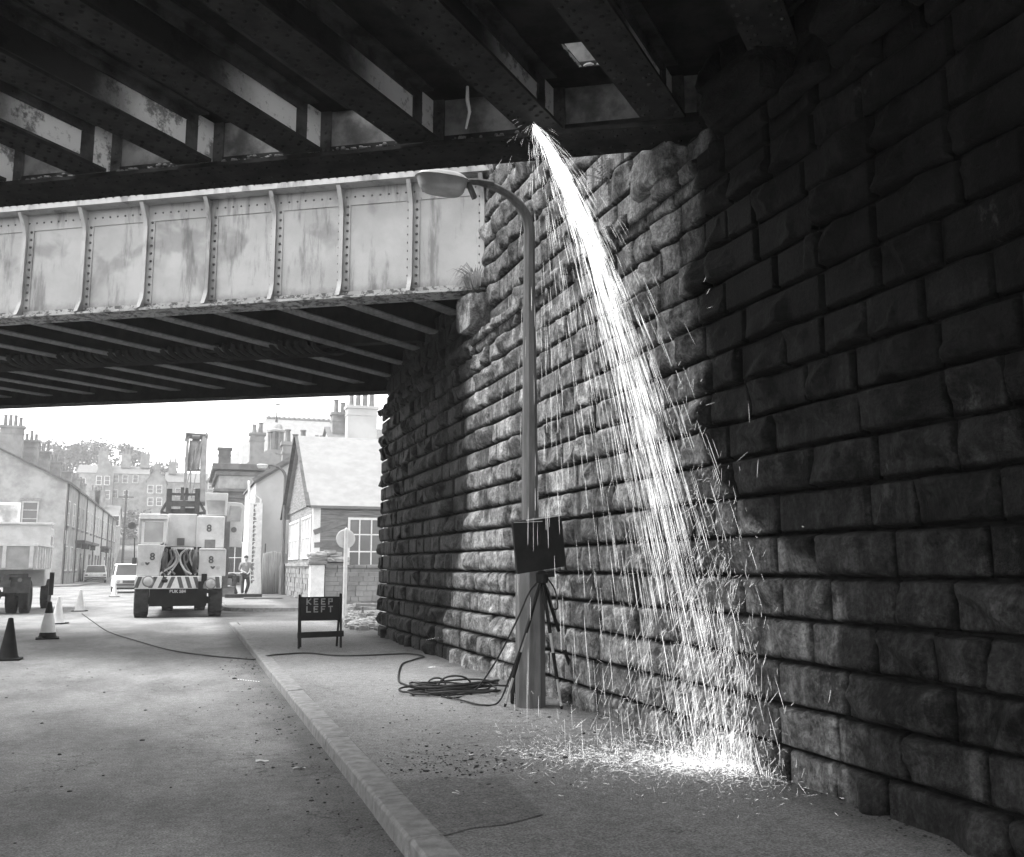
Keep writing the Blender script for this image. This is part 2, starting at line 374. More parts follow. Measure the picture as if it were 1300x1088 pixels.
tag(sheet('repair_patch', [tuple(at_z(*p, PV)[:2]) for p in ((492, 992), (540, 990), (566, 986), (606, 989), (641, 986), (657, 1003), (668, 1012), (690, 1034), (640, 1047), (600, 1051), (560, 1062), (531, 1036), (512, 1014))], PV + .001, M['patch']), kind='structure')

# ------------------------------------------------------------------ stone abutment
def stone_wall(parent, y0, y1, z0, z1, face_x, sgn=1, seed=1, fine=lambda y: (14, 9), z_first=.31, course=.262):
    rng = np.random.default_rng(seed); Vs, Fs, T, VP, EP = [], [], [], [], []; nv0 = 0; z = z0; row = 0
    while z < z1:
        h = (z_first if row == 0 else course) * rng.uniform(.985, 1.015)
        if z > 4.55: h *= 1.12
        ya = y0 - rng.uniform(0, .5)
        while ya < y1:
            L = rng.choice([.30, .38, .46, .56, .70], p=[.18, .27, .27, .18, .10]) * rng.uniform(.92, 1.08) * (1.2 if ya < 5.6 else 1.0); yb = ya + L
            if yb > y1 - .2: yb = y1 + rng.uniform(-.05, .03)
            nu, nv = fine(ya); u = np.linspace(0, 1, nu); v = np.linspace(0, 1, nv)
            U, V_ = np.meshgrid(u, v, indexing='ij')
            Y = ya + .008 + (yb - ya - .016) * U; Z = z + .007 + (h - .014) * V_
            eu = np.minimum(U, 1 - U) * (yb - ya); ev = np.minimum(V_, 1 - V_) * h
            P = np.stack([Y, Z, np.full_like(Y, row * 3.7 + seed)], -1)
            ed = np.minimum(eu, ev) + .006 * vnoise(P * 14, 5)
            e = np.clip(ed / .012, 0, 1); e2 = np.clip(ed / .05, 0, 1)
            pk = rng.uniform(.06, .15); d = np.full(U.shape, pk); off = rng.uniform(0, .022)
            for kk in range(5):                       # chisel planes cutting the rock face
                cy, cz = rng.uniform(.05, .95) * L, rng.uniform(.1, .9) * h; an = rng.uniform(0, 6.28); sl_ = rng.uniform(.15, .75)
                d = np.minimum(d, pk * rng.uniform(.40, 1.0) + sl_ * ((Y - ya - cy) * math.cos(an) + (Z - z - cz) * math.sin(an)))
            d = np.minimum(d, .012 + ed * rng.uniform(.8, 2.2))
            d = d + e2 * (.014 * fbm(P * np.array([8., 11., 1]), 4, seed) + .012 * (np.abs(vnoise(P * np.array([6, 7, 1]) + 9, seed + 8)) - .3))
            d = np.maximum(d, .004) * e + .002 + off * e
            # wobble of outline
            Y = Y + .006 * vnoise(P * 6 + 40, 2) * (1 - e2); Z = Z + .006 * vnoise(P * 6 + 80, 4) * (1 - e2)
            X = face_x - sgn * d
            rim = (eu < 1e-6) | (ev < 1e-6); X = np.where(rim, face_x + sgn * .022, X)
            Vs.append(np.stack([X, Y, Z], -1).reshape(-1, 3))
            i = np.arange((nu - 1) * (nv - 1)); a = (i // (nv - 1)) * nv + i % (nv - 1) + nv0
            q = np.stack([a, a + 1, a + nv + 1, a + nv], -1) if sgn > 0 else np.stack([a, a + nv, a + nv + 1, a + 1], -1)
            Fs.append(q); nv0 += nu * nv; T.append(np.full(nu * nv, np.clip(rng.normal(.5, .27), 0, 1))); VP.append(V_.reshape(-1)); EP.append(np.clip(ed / .05, 0, 1).reshape(-1))
            ya = yb
            if yb >= y1 - .06: break
        z += h; row += 1
    return np.concatenate(Vs), np.concatenate(Fs), (np.concatenate(T), np.concatenate(VP), np.concatenate(EP))
YE = 18.55
abut = thing('abutment_wall', 'tall rock-faced stone abutment wall running along the pavement, sooty under both bridges', 'wall', (W, 10, 0))
def wpart(name, data, mt=M['stone']):
    V, Fq, T = data; T = T if isinstance(T, tuple) else (T, np.full(len(V), .6), np.full(len(V), 1.)); o = np_obj(name, V, Fq, mt, None, True, {'tone': T[0], 'height': T[1], 'edge': T[2]}); o.parent = abut; o.matrix_parent_inverse = Matrix.Translation(-Vector((W, 10, 0))); return o
fine = lambda y: (26, 15) if y < 9.5 else (16, 10)
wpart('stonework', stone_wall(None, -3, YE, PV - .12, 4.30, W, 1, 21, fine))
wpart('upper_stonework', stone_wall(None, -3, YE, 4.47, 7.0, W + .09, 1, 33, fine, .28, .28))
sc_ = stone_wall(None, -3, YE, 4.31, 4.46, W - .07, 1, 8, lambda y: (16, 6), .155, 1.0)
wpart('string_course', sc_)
mb = MB(); mb.para((W + .13, -4, -.3), (1.1, 0, 0), (0, YE + 3.9, 0), (0, 0, 7.4)); mb.build('core', M['mortar'], abut, world=True)
mb = MB(); mb.para((W - .05, -4, 7.08), (1.4, 0, 0), (0, YE + 4.0, 0), (0, 0, .2)); mb.build('coping', M['kerb'], abut, bevel=.02, world=True)
def rough_block(c, d, seed, n=16):
    # a rough-hewn block: cube-sphere pushed about by noise
    Vv, Ff = [], []; k = 0
    for ax in range(3):
        for sg in (-1, 1):
            u = np.linspace(-1, 1, n); U, V_ = np.meshgrid(u, u, indexing='ij'); P = np.zeros(U.shape + (3,)); P[..., ax] = sg; P[..., (ax + 1) % 3] = U; P[..., (ax + 2) % 3] = V_
            r = np.linalg.norm(P, axis=-1, keepdims=True); P = P * (1 - .38 * (r - 1) / .73 * .55)
            nn = fbm(P * 1.3 + seed * 5.1, 5, seed)[..., None]; P = P * (1 + .16 * nn)
            Vv.append((P * np.array(d) / 2 + np.array(c)).reshape(-1, 3)); i = np.arange((n - 1) ** 2); a = (i // (n - 1)) * n + i % (n - 1) + k
            q = np.stack([a, a + n, a + n + 1, a + 1], -1); Ff.append(q if sg > 0 else q[:, ::-1]); k += n * n
    V = np.concatenate(Vv); return V, np.concatenate(Ff), np.full(len(V), .75)
for k, (c, d) in enumerate((((W - .02, 12.0, 4.74), (.42, .75, .52)), ((W - .04, 5.35, 4.66), (.34, .8, .4)), ((W - .05, 4.2, 4.62), (.3, .5, .34)), ((W + .02, 6.75, 4.62), (.34, .7, .34)))):
    wpart('bearing_stone', rough_block(c, d, 3 + k))
# dry tuft and a fern rooted in the joints
def tuft(name, label, c, n, h, spread, mt, wd=.008, lean=(-.3, 0)):
    mb = MB()
    for i in range(n):
        a = random.uniform(0, 6.28); r = random.uniform(0, spread); b = np.array(c) + np.array([math.cos(a) * r * .3, math.sin(a) * r, random.uniform(-.03, .03)])
        hh = h * random.uniform(.5, 1); o = np.array([math.cos(a) * .5 + lean[0], math.sin(a) * .7 + lean[1], 0]) * hh
        mb.tube([b, b + o * .3 + ZV * hh * .6, b + o * .8 + ZV * hh * .75, b + o * 1.2 + ZV * hh * random.uniform(.1, .6)], [wd, wd * .8, wd * .5, wd * .15], 3, False)
    return tag(mb.build(name, mt), label, 'plant')
tuft('grass_tuft', 'dry grass tuft sprouting where the pale girder meets the stone wall', (W - .1, 11.85, 5.08), 90, .34, .22, M['dryleaf'])
def fern():
    mb = MB(); c = np.array([W - .08, 7.55, 4.86])
    for i in range(7):
        a = -1.2 + i * .4; tip = c + np.array([-.14, math.sin(a) * .34 * 1.0, .05 + .22 * math.cos(a)])
        for k in range(12):
            q = k / 11; p = c + (tip - c) * q - ZV * .06 * q * q
            for s_ in (-1, 1):
                e = p + np.array([-.02, s_ * .05 * (1 - q) * math.cos(a) + .01, -.03 * (1 - q) + s_ * .04 * (1 - q) * abs(math.sin(a))]); mb.tube([p, e], [.006, .001], 3, False)
    return tag(mb.build('fern', M['leaf']), 'small fern growing out of the wall under the end of the near bridge', 'plant')
fern()

# the abutment on the other side of the road, out of the frame
opp = thing('abutment_wall', 'stone abutment wall on the far left side of the road carrying the other bridge ends', 'wall', (-13.5, 10, 0))
V, Fq, T = stone_wall(None, -2, 30, -.1, 7.0, -13.5, -1, 5, lambda y: (6, 5), .31, .40); o = np_obj('stonework', V, Fq, M['stone'], None, True, {'tone': T[0], 'height': T[1], 'edge': T[2]}); o.parent = opp; o.matrix_parent_inverse = Matrix.Translation(-Vector((-13.5, 10, 0)))
mb = MB(); mb.para((-14.8, -2, -.3), (1.25, 0, 0), (0, 32, 0), (0, 0, 7.3)); mb.build('core', M['mortar'], opp, world=True)

# ------------------------------------------------------------------ near bridge deck (sooty, being cut up)
DBF = DB; DB = np.array([math.sin(math.radians(45)), math.cos(math.radians(45)), 0])    # the near deck's cross beams run a little differently
def sn(s, t, z): return PN + DG * s + DB * t + ZV * z
ZS = 4.80; DK = 5.255                        # soffit of the beam flanges, underside of the deck plate
near = thing('near_bridge_deck', 'sooty riveted iron bridge deck overhead with a square hole cut in it', 'bridge', PN)
S0, S1, TB = -.55, 20.5, -6.2
def smax(t, x=-8.3): return (3.58 - x + .78 * t) / .861
eg = MB()   # edge girder: web, bottom flange (with ragged edge), angles, rivets
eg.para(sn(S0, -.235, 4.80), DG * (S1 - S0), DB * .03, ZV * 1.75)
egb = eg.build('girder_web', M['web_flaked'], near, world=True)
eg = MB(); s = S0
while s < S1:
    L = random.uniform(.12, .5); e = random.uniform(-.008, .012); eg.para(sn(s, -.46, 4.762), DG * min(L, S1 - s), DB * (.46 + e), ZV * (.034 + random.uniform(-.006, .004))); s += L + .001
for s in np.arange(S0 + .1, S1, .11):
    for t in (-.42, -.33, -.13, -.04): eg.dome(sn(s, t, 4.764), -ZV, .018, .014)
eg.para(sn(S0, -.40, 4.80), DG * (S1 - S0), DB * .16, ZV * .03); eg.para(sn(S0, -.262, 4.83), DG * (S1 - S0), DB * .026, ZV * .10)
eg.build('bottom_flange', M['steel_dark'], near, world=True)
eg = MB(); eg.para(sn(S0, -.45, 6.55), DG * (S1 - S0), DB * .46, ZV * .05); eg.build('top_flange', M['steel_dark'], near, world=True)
BS = [-.095, .855] + [1.87 + 1.0 * k for k in range(18)]
BSX = [-1.08 - .98 * k for k in range(5)]
def beam(sc, t1, t0=TB, fw=.315):
    # clip by left abutment and the wall
    t1 = min(t1, (W + .05 - 3.58 + .861 * sc) / .707)
    if t1 - t0 < .4: return None
    mb = MB(); mb.para(sn(sc - fw / 2 / .9686, t0, ZS), DG * (fw / .9686), DB * (t1 - t0), ZV * .028)
    for t in np.arange(t0 + .06, t1 - .02, .105):
        if t < -9.5: continue
        for q in (-.125, -.070, .070, .125): mb.dome(sn(sc + q, t + (.05 if abs(q) < .1 else 0), ZS + .001), -ZV, .019, .016)
    fl = mb.build('cross_beam', M['soffit'], near, world=True)
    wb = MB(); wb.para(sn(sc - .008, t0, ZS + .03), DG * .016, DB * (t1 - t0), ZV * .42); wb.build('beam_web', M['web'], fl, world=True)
    an = MB()
    for sg in (-1, 1):
        an.para(sn(sc + sg * .009, t0, ZS + .029), DG * sg * .09, DB * (t1 - t0), ZV * .016); an.para(sn(sc + sg * .009, t0, ZS + .045), DG * sg * .014, DB * (t1 - t0), ZV * .075)
        an.para(sn(sc + sg * .009, t0, ZS + .345), DG * sg * .014, DB * (t1 - t0), ZV * .085); an.para(sn(sc + sg * .009, t0, ZS + .43), DG * sg * .11, DB * (t1 - t0), ZV * .02)
    for t in np.arange(max(t0, -6) + .06, t1 - .02, .12): an.dome(sn(sc - .023, t, ZS + .39), -DG, .017, .013)
    if t1 > -.6:   # end stiffener and connection angles
        for sg in (-1, 1): an.para(sn(sc + sg * .009, t1 - .12, ZS + .12), DG * sg * .015, DB * .12, ZV * .22); an.para(sn(sc + sg * .009, -.265, ZS + .05), DG * sg * .09, DB * .02, ZV * .40)
        for z in (.1, .18, .26, .34): an.dome(sn(sc - .06, -.267, ZS + z), -DB, .018, .013); an.dome(sn(sc + .06, -.267, ZS + z), -DB, .018, .013)
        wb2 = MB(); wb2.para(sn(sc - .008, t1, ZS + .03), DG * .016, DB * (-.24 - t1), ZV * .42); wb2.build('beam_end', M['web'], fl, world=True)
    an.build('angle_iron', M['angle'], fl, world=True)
    return fl
for k, sc in enumerate(BS + BSX): beam(sc, -.465)
# deck plate: bay by bay, with slots broken through near the edge girder
dk = MB(); alls = sorted(BS + BSX)
def dplate(sa, sb, ta, tb):
    if tb - ta > .01 and sb - sa > .01: dk.para(sn(sa, ta, DK), DG * (sb - sa), DB * (tb - ta), ZV * .05)
for sa, sb in zip(alls[:-1], alls[1:]):
    if abs(sa + .095) < .01:
        h0, h1 = .04, .53; dplate(sa, sb, TB, -1.6); dplate(sa, sa + .04, -1.6, -.92); dplate(.28, sb, -1.6, -.92); dplate(sa, h0, -.92, -.54); dplate(h1, sb, -.92, -.54); dplate(sa, sb, -.54, .02)
    elif sa > .5 and sa < 12:
        a_, b_ = sa + .02, sb - (.24 if sa > 1.5 else .62); w0, w1 = -1.75 + random.uniform(-.15, .1), -.26
        dplate(sa, sb, TB, w0); dplate(sa, a_, w0, w1); dplate(b_, sb, w0, w1); dplate(sa, sb, w1, .02)
    else: dplate(sa, sb, TB, .02)
dplate(alls[-1], alls[-1] + .8, TB, .02)
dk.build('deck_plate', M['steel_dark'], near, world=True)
# ragged bright rim round the hole
rm = MB()
h0, h1, t0, t1 = .04, .53, -.92, -.54
def ragged(p, q, n=16, r=.012):
    pts = [np.asarray(p) + (np.asarray(q) - np.asarray(p)) * k / n + np.array([random.uniform(-.012, .012), random.uniform(-.012, .012), random.uniform(-.006, .006)]) for k in range(n + 1)]
    rm.tube(pts, [r * random.uniform(.6, 1.4) for _ in pts], 5)
ragged(sn(h0, t0, DK + .02), sn(h0, t1, DK + .02)); ragged(sn(h1, t0, DK + .02), sn(h1, t1, DK + .02)); ragged(sn(h0, t1, DK + .02), sn(h1, t1, DK + .02))
rm.build('cut_edge', M['lgrey'], near, world=True)
# crumbled rust and ballast lying on the girder's bottom angle between the beams
db = MB()
for sa, sb in zip(BS[1:-1], BS[2:]):
    for i in range(70):
        p = sn(random.uniform(sa + .2, sb - .2), random.uniform(-.44, -.28), 4.80 + random.uniform(.0, .03)); r = random.uniform(.008, .028); db.ball(p, (r, r * random.uniform(.6, 1.3), r * .7), 5, 4)
tag(db.build('rust_debris', M['rust']), 'crumbled rust and paint flakes lying along the near girder ledge', 'debris', kind='stuff')
mb = MB(); p = sn(1.45, -.5, 5.1); mb.tube([p + ZV * .12, p, p - ZV * .1 + DG * -.02, p - ZV * .24 + DG * .01], [.012, .016, .014, .008], 6)
tag(mb.build('dangling_strap', M['lgrey'], smooth=60), 'bent metal strap dangling inside the near deck left of the sparks', 'strap')
# added plate above the hole, cutting the light that comes through
mb = MB(); mb.para(sn(.22, -1.1, 5.75), DG * .6, DB * .62 + ZV * .12, ZV * .06)
tag(mb.build('shade_plate', M['peel'], bevel=.01), 'plate added above the square hole in the near deck as a shading cover', 'plate')

# ------------------------------------------------------------------ far bridge deck (pale riveted girder)
DB = DBF
def sf(s, k, z): return PF + DG * s + NG * k + ZV * z       # k: out of the face
def sb_(s, t, z): return PF + DG * s + DB * t + ZV * z
ZB, ZT = 5.08, 6.90
far = thing('far_bridge_deck', 'farther iron bridge with pale painted riveted plate girder facing the gap', 'bridge', PF)
F0, F1 = -.35, 20.2
mb = MB(); mb.para(sf(F0, 0, ZB), DG * (F1 - F0), -NG * .02, ZV * 1.72)
gw = mb.build('girder_web', M['gpaint'], far, world=True)
mb = MB(); s = F0
mb.para(sf(F0, .155, ZB - .012), DG * (F1 - F0), -NG * .40, ZV * .024); mb.para(sf(F0, .016, ZB + .012), DG * (F1 - F0), -NG * .014, ZV * .10)
mb.para(sf(F0, .14, ZB + .012), DG * (F1 - F0), -NG * .124, ZV * .014)
while s < F1:
    L = random.uniform(.08, .4)
    if random.random() < .6: mb.para(sf(s, .157, ZB - .014), DG * L, -NG * .05, ZV * random.uniform(.028, .05))
    s += L + random.uniform(.02, .3)
for s in np.arange(F0 + .06, F1, .102): mb.dome(sf(s, .016, ZB + .065), NG, .016, .013); mb.dome(sf(s, .1, ZB + .026), ZV, .016, .013); mb.dome(sf(s, .08, ZB - .013), -ZV, .017, .013); mb.dome(sf(s, -.12, ZB - .013), -ZV, .017, .013)
mb.build('bottom_flange', M['peel'], far, world=True)
mb = MB(); mb.para(sf(F0, .235, ZT - .02), DG * (F1 - F0), -NG * .52, ZV * .03); mb.para(sf(F0, .235, ZT - .20), DG * (F1 - F0), -NG * .018, ZV * .18)
mb.para(sf(F0, .215, ZT - .2), DG * (F1 - F0), -NG * .20, ZV * .016)
mb.para(sf(F0, .016, ZT - .45), DG * (F1 - F0), -NG * .014, ZV * .25)
rv = MB()
for s in np.arange(F0 + .06, F1, .125): rv.dome(sf(s, .236, ZT - .11), NG, .022, .02); rv.dome(sf(s + .06, .017, ZT - .33), NG, .016, .013)
mb.build('top_flange', M['gpaint'], far, world=True, extra=(rv, M['rust']))  # rivet colour carries the rivets' shadows
for k in range(20):
    s = -.10 + 1.02 * k
    if s > F1 - .2: break
    mb = MB(); prof = []
    for q in np.linspace(0, 1, 7): prof.append((.15 - .085 * math.sin(q * math.pi / 2), ZB + .03 + .26 * q))
    prof += [(.065, ZT - .62)]
    for q in np.linspace(0, 1, 7): prof.append((.065 + .145 * (1 - math.cos(q * math.pi / 2)), ZT - .60 + .38 * q))
    pts = [sf(s, kk, z) for kk, z in prof] + [sf(s, .002, ZT - .22), sf(s, .002, ZB + .03)]
    mb.prism(pts, DG * .016)
    for i in range(len(prof) - 1):           # outer tee plate
        a, b = prof[i], prof[i + 1]; pa, pb = sf(s - .022, a[0], a[1]), sf(s - .022, b[0], b[1]); mb.para(pa, pb - pa, DG * .06, NG * .013)
    mb.para(sf(s - .105, .014, ZB + .12), DG * .10, -NG * .012, ZV * (1.25)); mb.para(sf(s + .02, .014, ZB + .12), DG * .07, -NG * .012, ZV * (1.25))
    rv = MB()
    for z in np.arange(ZB + .17, ZB + 1.36, .118): rv.dome(sf(s - .065, .015, z), NG, .021, .024); rv.dome(sf(s + .058, .015, z), NG, .017, .018)
    mb.build('stiffener', M['gpaint'], far, world=True, extra=(rv, M['rust']))  # rivet colour carries the rivets' shadows
ZQ, TE = 5.10, 6.44
def fbeam(sc):
    t1 = min(TE - .1, 1.104 * sc + .12)
    if t1 < .6: return
    mb = MB(); mb.para(sb_(sc - .12, .22, ZQ), DG * .24, DB * (t1 - .22), ZV * .02)
    for t in np.arange(.3, t1 - .05, .11):
        for q in (-.07, .07): mb.dome(sb_(sc + q, t, ZQ), -ZV, .02, .016)
    fl = mb.build('cross_beam', M['soffit_far'], far, world=True)
    wb = MB(); wb.para(sb_(sc - .008, .22, ZQ + .021), DG * .016, DB * (t1 - .22), ZV * .45); wb.build('beam_web', M['steel_dark'], fl, world=True)
for k in range(19): fbeam(1.03 * (k + 1) - .0)
mb = MB()
for sa in np.arange(-.4, 19.7, 1.0):
    mb.para(sb_(sa, .05, ZQ + .47), DG * 1.0, DB * (TE - .05), ZV * .05)
mb.build('deck_plate', M['steel_dark'], far, world=True)
mb = MB(); mb.para(sb_(2.7, 2.9, ZQ + .03), DG * 17, DB * .2, ZV * .4); mg = mb.build('middle_girder', M['steel_dark'], far, world=True)
for k in range(8):
    mb = MB(); c = 4.68 + 1.02 * k
    if c > 12.5: break
    for i in range(6):
        o_ = c - .38 + i * .15; pts = [sb_(o_ + .10 * math.sin(a), 2.98 + .42 * math.cos(a), ZQ + .06 - .15 * math.sin(a)) for a in [math.pi * j / 10 for j in range(11)]]
        mb.tube(pts, .045, 6)
    mb.build('bulging_cover', M['soffit'], far, smooth=50, world=True)
mb = MB(); mb.para(sb_(-.4 + 5.8, TE, 4.92), DG * 14, DB * .03, ZV * 1.7); mb.para(sb_(-.4 + 5.8, TE - .2, 4.905), DG * 14, DB * .42, ZV * .024)
for s in np.arange(5.5, 17.7, .1): mb.dome(sb_(s, TE + .1, 4.906), -ZV, .02, .02); mb.dome(sb_(s, TE - .1, 4.906), -ZV, .02, .02)
s = 5.4
while s < 18:
    L = random.uniform(.05, .25)
    if random.random() < .5: mb.para(sb_(s, TE - .22, 4.892), DG * L, DB * .08, ZV * .02)
    s += L + .05
mb.build('rear_girder', M['steel_dark'], far, world=True)


# ------------------------------------------------------------------ lamp post
LY = 8.58
def lamp_post(name, label, bx, by, z0, zt, arm, base_r=.142, base_h=1.25, r1=.084, r2=.052, lantern=True):
    t = thing(name, label, 'street lamp', (bx, by, z0))
    n = 8; mb = MB(); H1 = zt - z0
    mb.lathe([(base_r, -.1), (base_r, .02), (base_r * .985, base_h * .9), (base_r * .93, base_h * .97), (r1 * 1.06, base_h * 1.1)], (0, 0, 0), n, a0=math.pi / 8)
    mb.build('base_shaft', M['conc'], t, smooth=25)
    R_ = arm[2]; ux, uy = arm[0], arm[1]; mb = MB()
    pts = [np.array([0, 0, base_h * 1.1 - .02]), np.array([0, 0, 2.0]), np.array([0, 0, H1 - R_ * .75])]; rr = [r1, r1 * .96, r2 * 1.05]
    for q in np.linspace(.15, 1, 7):
        a = q * math.pi / 2 * .88; pts.append(np.array([ux * R_ * (1 - math.cos(a)), uy * R_ * (1 - math.cos(a)), H1 - R_ * .75 + R_ * .75 * math.sin(a)])); rr.append(r2 * (1.08 - .36 * q))
    mb.tube(pts, rr, 8); mb.build('arm_shaft', M['conc'], t, smooth=30)
    e = pts[-1]; u = np.array([ux, uy, 0.])
    mb = MB(); mb.tube([e - u * .06, e + u * .10 + ZV * .01, e + u * .24 - ZV * .01], [.045, .034, .03], 8); mb.bar(e + u * .20 - ZV * .02, e + u * .13 - ZV * .17, .05, .04); mb.build('bracket', M['dgrey'], t, smooth=40)
    c = e + u * .46 - ZV * .05; v = np.array([-uy, ux, 0])
    def shell(z0_, z1_, k0, k1, m_=7):
        mb = MB(); n_ = 18; vs_ = []
        for i in range(m_):
            q = i / (m_ - 1); k = k0 + (k1 - k0) * (math.sin(q * math.pi / 2) if k1 > k0 else q); k = k0 + (k1 - k0) * math.sqrt(q)
            zz = z0_ + (z1_ - z0_) * q
            for j in range(n_):
                a = 2 * math.pi * j / n_; ca, sa = math.cos(a), math.sin(a)
                ca = math.copysign(abs(ca) ** .7, ca); sa = math.copysign(abs(sa) ** .8, sa)
                vs_.append(c + u * .27 * k * ca * (1 - .06 * (ca < 0)) + v * .13 * k * sa + ZV * zz)
        fs = [(i * n_ + k, i * n_ + (k + 1) % n_, (i + 1) * n_ + (k + 1) % n_, (i + 1) * n_ + k) for i in range(m_ - 1) for k in range(n_)] + [tuple(range(n_))[::-1], tuple(range((m_ - 1) * n_, m_ * n_))]
        mb.add(vs_, fs); return mb
    shell(-.115, .03, .70, .98).build('lamp_bowl', M['bowl'], t, smooth=60)
    shell(.098, .03, .55, 1.05).build('lamp_canopy', M['lgrey'], t, smooth=60)
    return t
p0 = at_z(680, 899, PV); zt = at_y(668, 236, p0[1])[2]
pe = at_y(606, 235, p0[1])
lamp_post('street_lamp', 'tall pale concrete street lamp on the pavement between the two bridges', p0[0], p0[1] + .14, PV, zt + .02, (-1, -.06, .56))
q0 = at_y(357, 765, 46.0); zt = at_y(357, 591, 46)[2]
lamp_post('street_lamp', 'distant concrete street lamp standing in front of the cream gable wall', q0[0], 46, PV, zt, (-1, -.1, .75), .14, 1.3, .10, .075)

# ------------------------------------------------------------------ tripod with a square board, by the lamp post
tp = thing('tripod', 'dark square board mounted on a thin tripod against the lamp post', 'tripod', at_z(684, 902, PV))
tl = np.array(tp.location)
ap = at_y(688, 733, tl[1] - .12) - tl
def TP(px, py, dy): return at_y(px, py, tl[1] + dy) - tl
for a, b, c_ in (((641, 897), -.02, None), ((737, 888), -.10, None), ((713, 900), .30, None)):
    f = at_z(*a, PV) - tl; f[2] = .0
    d = f - ap; mb = MB(); o = mb; m1 = ap + d * .42
    mb.tube([ap, m1], .017, 7); mb.build('leg', M['black'], tp, smooth=50).data.materials
    mb = MB(); mb.tube([m1 - d * .03, ap + d * .72], .0135, 7); mb.tube([ap + d * .70, ap + d * .985], .012, 7); lg = mb.build('leg', M['lgrey'], tp, smooth=50)
    mb = MB(); mb.tube([ap + d * .57, ap + d * .77], .0175, 7); mb.build('leg_clamp', M['black'], lg, smooth=50)
    mb = MB(); mb.tube([ap + d * .975, f + ZV * .0], [.014, .010], 7); mb.build('foot', M['black'], lg, smooth=50)
mb = MB(); mb.lathe([(.02, -.06), (.055, -.05), (.06, .03), (.03, .06)], ap, 10); mb.bar(ap + np.array([-.05, 0, .02]), ap + np.array([.12, 0, .03]), .04, .05); mb.build('tripod_head', M['black'], tp, smooth=40)
bc = [TP(651, 663, -.16), TP(713, 654, -.18), TP(719, 719, -.10), TP(657, 729, -.08)]
mb = MB(); nn = np.cross(bc[1] - bc[0], bc[3] - bc[0]); nn /= np.linalg.norm(nn); mb.prism(bc, nn * .05); bd = mb.build('board', M['black'], tp, bevel=.004)
mb = MB(); mb.bar(bc[0] + (bc[1] - bc[0]) * .27 - nn * .004 , bc[1] - nn * .004, .012, .012); mb.bar(bc[0] + (bc[1] - bc[0]) * .02 - nn * .004 - ZV*.004, bc[0] + (bc[1] - bc[0]) * .6 - nn * .004 - ZV * .03, .004, .006); mb.build('top_edge', M['lgrey'], bd)
# dark canister behind the tripod's left foot
cp = at_z(656, 893, PV); cn = thing('canister', 'small dark canister on the pavement beside the lamp post base', 'canister', cp)
mb = MB(); mb.lathe([(.055, 0), (.062, .01), (.062, .25), (.05, .275), (.02, .285)], (0, 0, 0), 16); mb.build('body', M['black'], cn, smooth=40)
mb = MB(); mb.tube([(-.05, 0, .27), (-.03, 0, .33), (.03, 0, .33), (.05, 0, .27)], .006, 6); mb.build('handle', M['dgrey'], cn)

# ------------------------------------------------------------------ cables and hoses
def smooth_path(pts, n=8):
    pts = [np.asarray(p, float) for p in pts]; P = [2 * pts[0] - pts[1]] + pts + [2 * pts[-1] - pts[-2]]; out = []
    for i in range(1, len(P) - 2):
        for k in range(n):
            t = k / n; a, b, c, d = P[i - 1:i + 3]; out.append(.5 * (2 * b + (c - a) * t + (2 * a - 5 * b + 4 * c - d) * t * t + (3 * b - a - 3 * c + d) * t ** 3))
    out.append(pts[-1]); return out
r = .011
hp = [at_z(px, py, r) for px, py in ((104, 779), (118, 789), (138, 802), (172, 813), (215, 825), (262, 832), (305, 836), (323, 837))]
hp += [np.append(at_z(334, 834, .06)[:2], .07), at_z(341, 832.5, PV + r), at_z(352, 831, PV + r), at_z(390, 829, PV + r), at_z(425, 832, PV + r), at_z(460, 832, PV + r), at_z(497, 830.5, PV + r), at_z(520, 830, PV + r), at_z(538, 833, PV + r), at_z(527, 837, PV + r), at_z(512, 842, PV + r), at_z(507, 850, PV + r), at_z(506, 864, PV + r), at_z(514, 869, PV + r), at_z(527, 873, PV + r)]
mb = MB(); mb.tube(smooth_path(hp), r, 6); tag(mb.build('hose', M['hose'], smooth=60), 'long black hose lying across the road, over the kerb and along the pavement', 'hose')
mb = MB()
def flat_loop(c, a, b, ang, z, n=26, ph=0, k0=0, k1=1.): 
    return [np.array([c[0] + a * math.cos(q) * math.cos(ang) - b * math.sin(q) * math.sin(ang), c[1] + a * math.cos(q) * math.sin(ang) + b * math.sin(q) * math.cos(ang), z + .012 * math.sin(3 * q + ph)]) for q in np.linspace(2 * math.pi * k0, 2 * math.pi * k1, n)]
c0 = at_z(578, 879, PV)
for i in range(11):
    c = c0 + np.array([random.uniform(-.10, .10), random.uniform(-.16, .16), 0])
    mb.tube(flat_loop(c, random.uniform(.34, .58), random.uniform(.12, .25), random.uniform(-.35, .25), PV + .014 + .008 * i, 30, random.uniform(0, 6), random.uniform(0, .3), random.uniform(.9, 1.2)), .0105, 6)
for cc, w_, h_ in (((578, 877), .165, .17), ((555, 873), .09, .12)):       # loops standing up
    b = at_z(cc[0], cc[1] + 4, PV); mb.tube([b + np.array([w_ * math.cos(q), .04 * math.sin(q * .5), h_ / 2 + .01 + h_ / 2 * math.sin(q)]) for q in np.linspace(0, 2 * math.pi, 26)], .0105, 6)
tag(mb.build('cable_coil', M['hose'], smooth=60), 'untidy coil of black cable on the pavement left of the tripod', 'cable')
hd = ap + tl
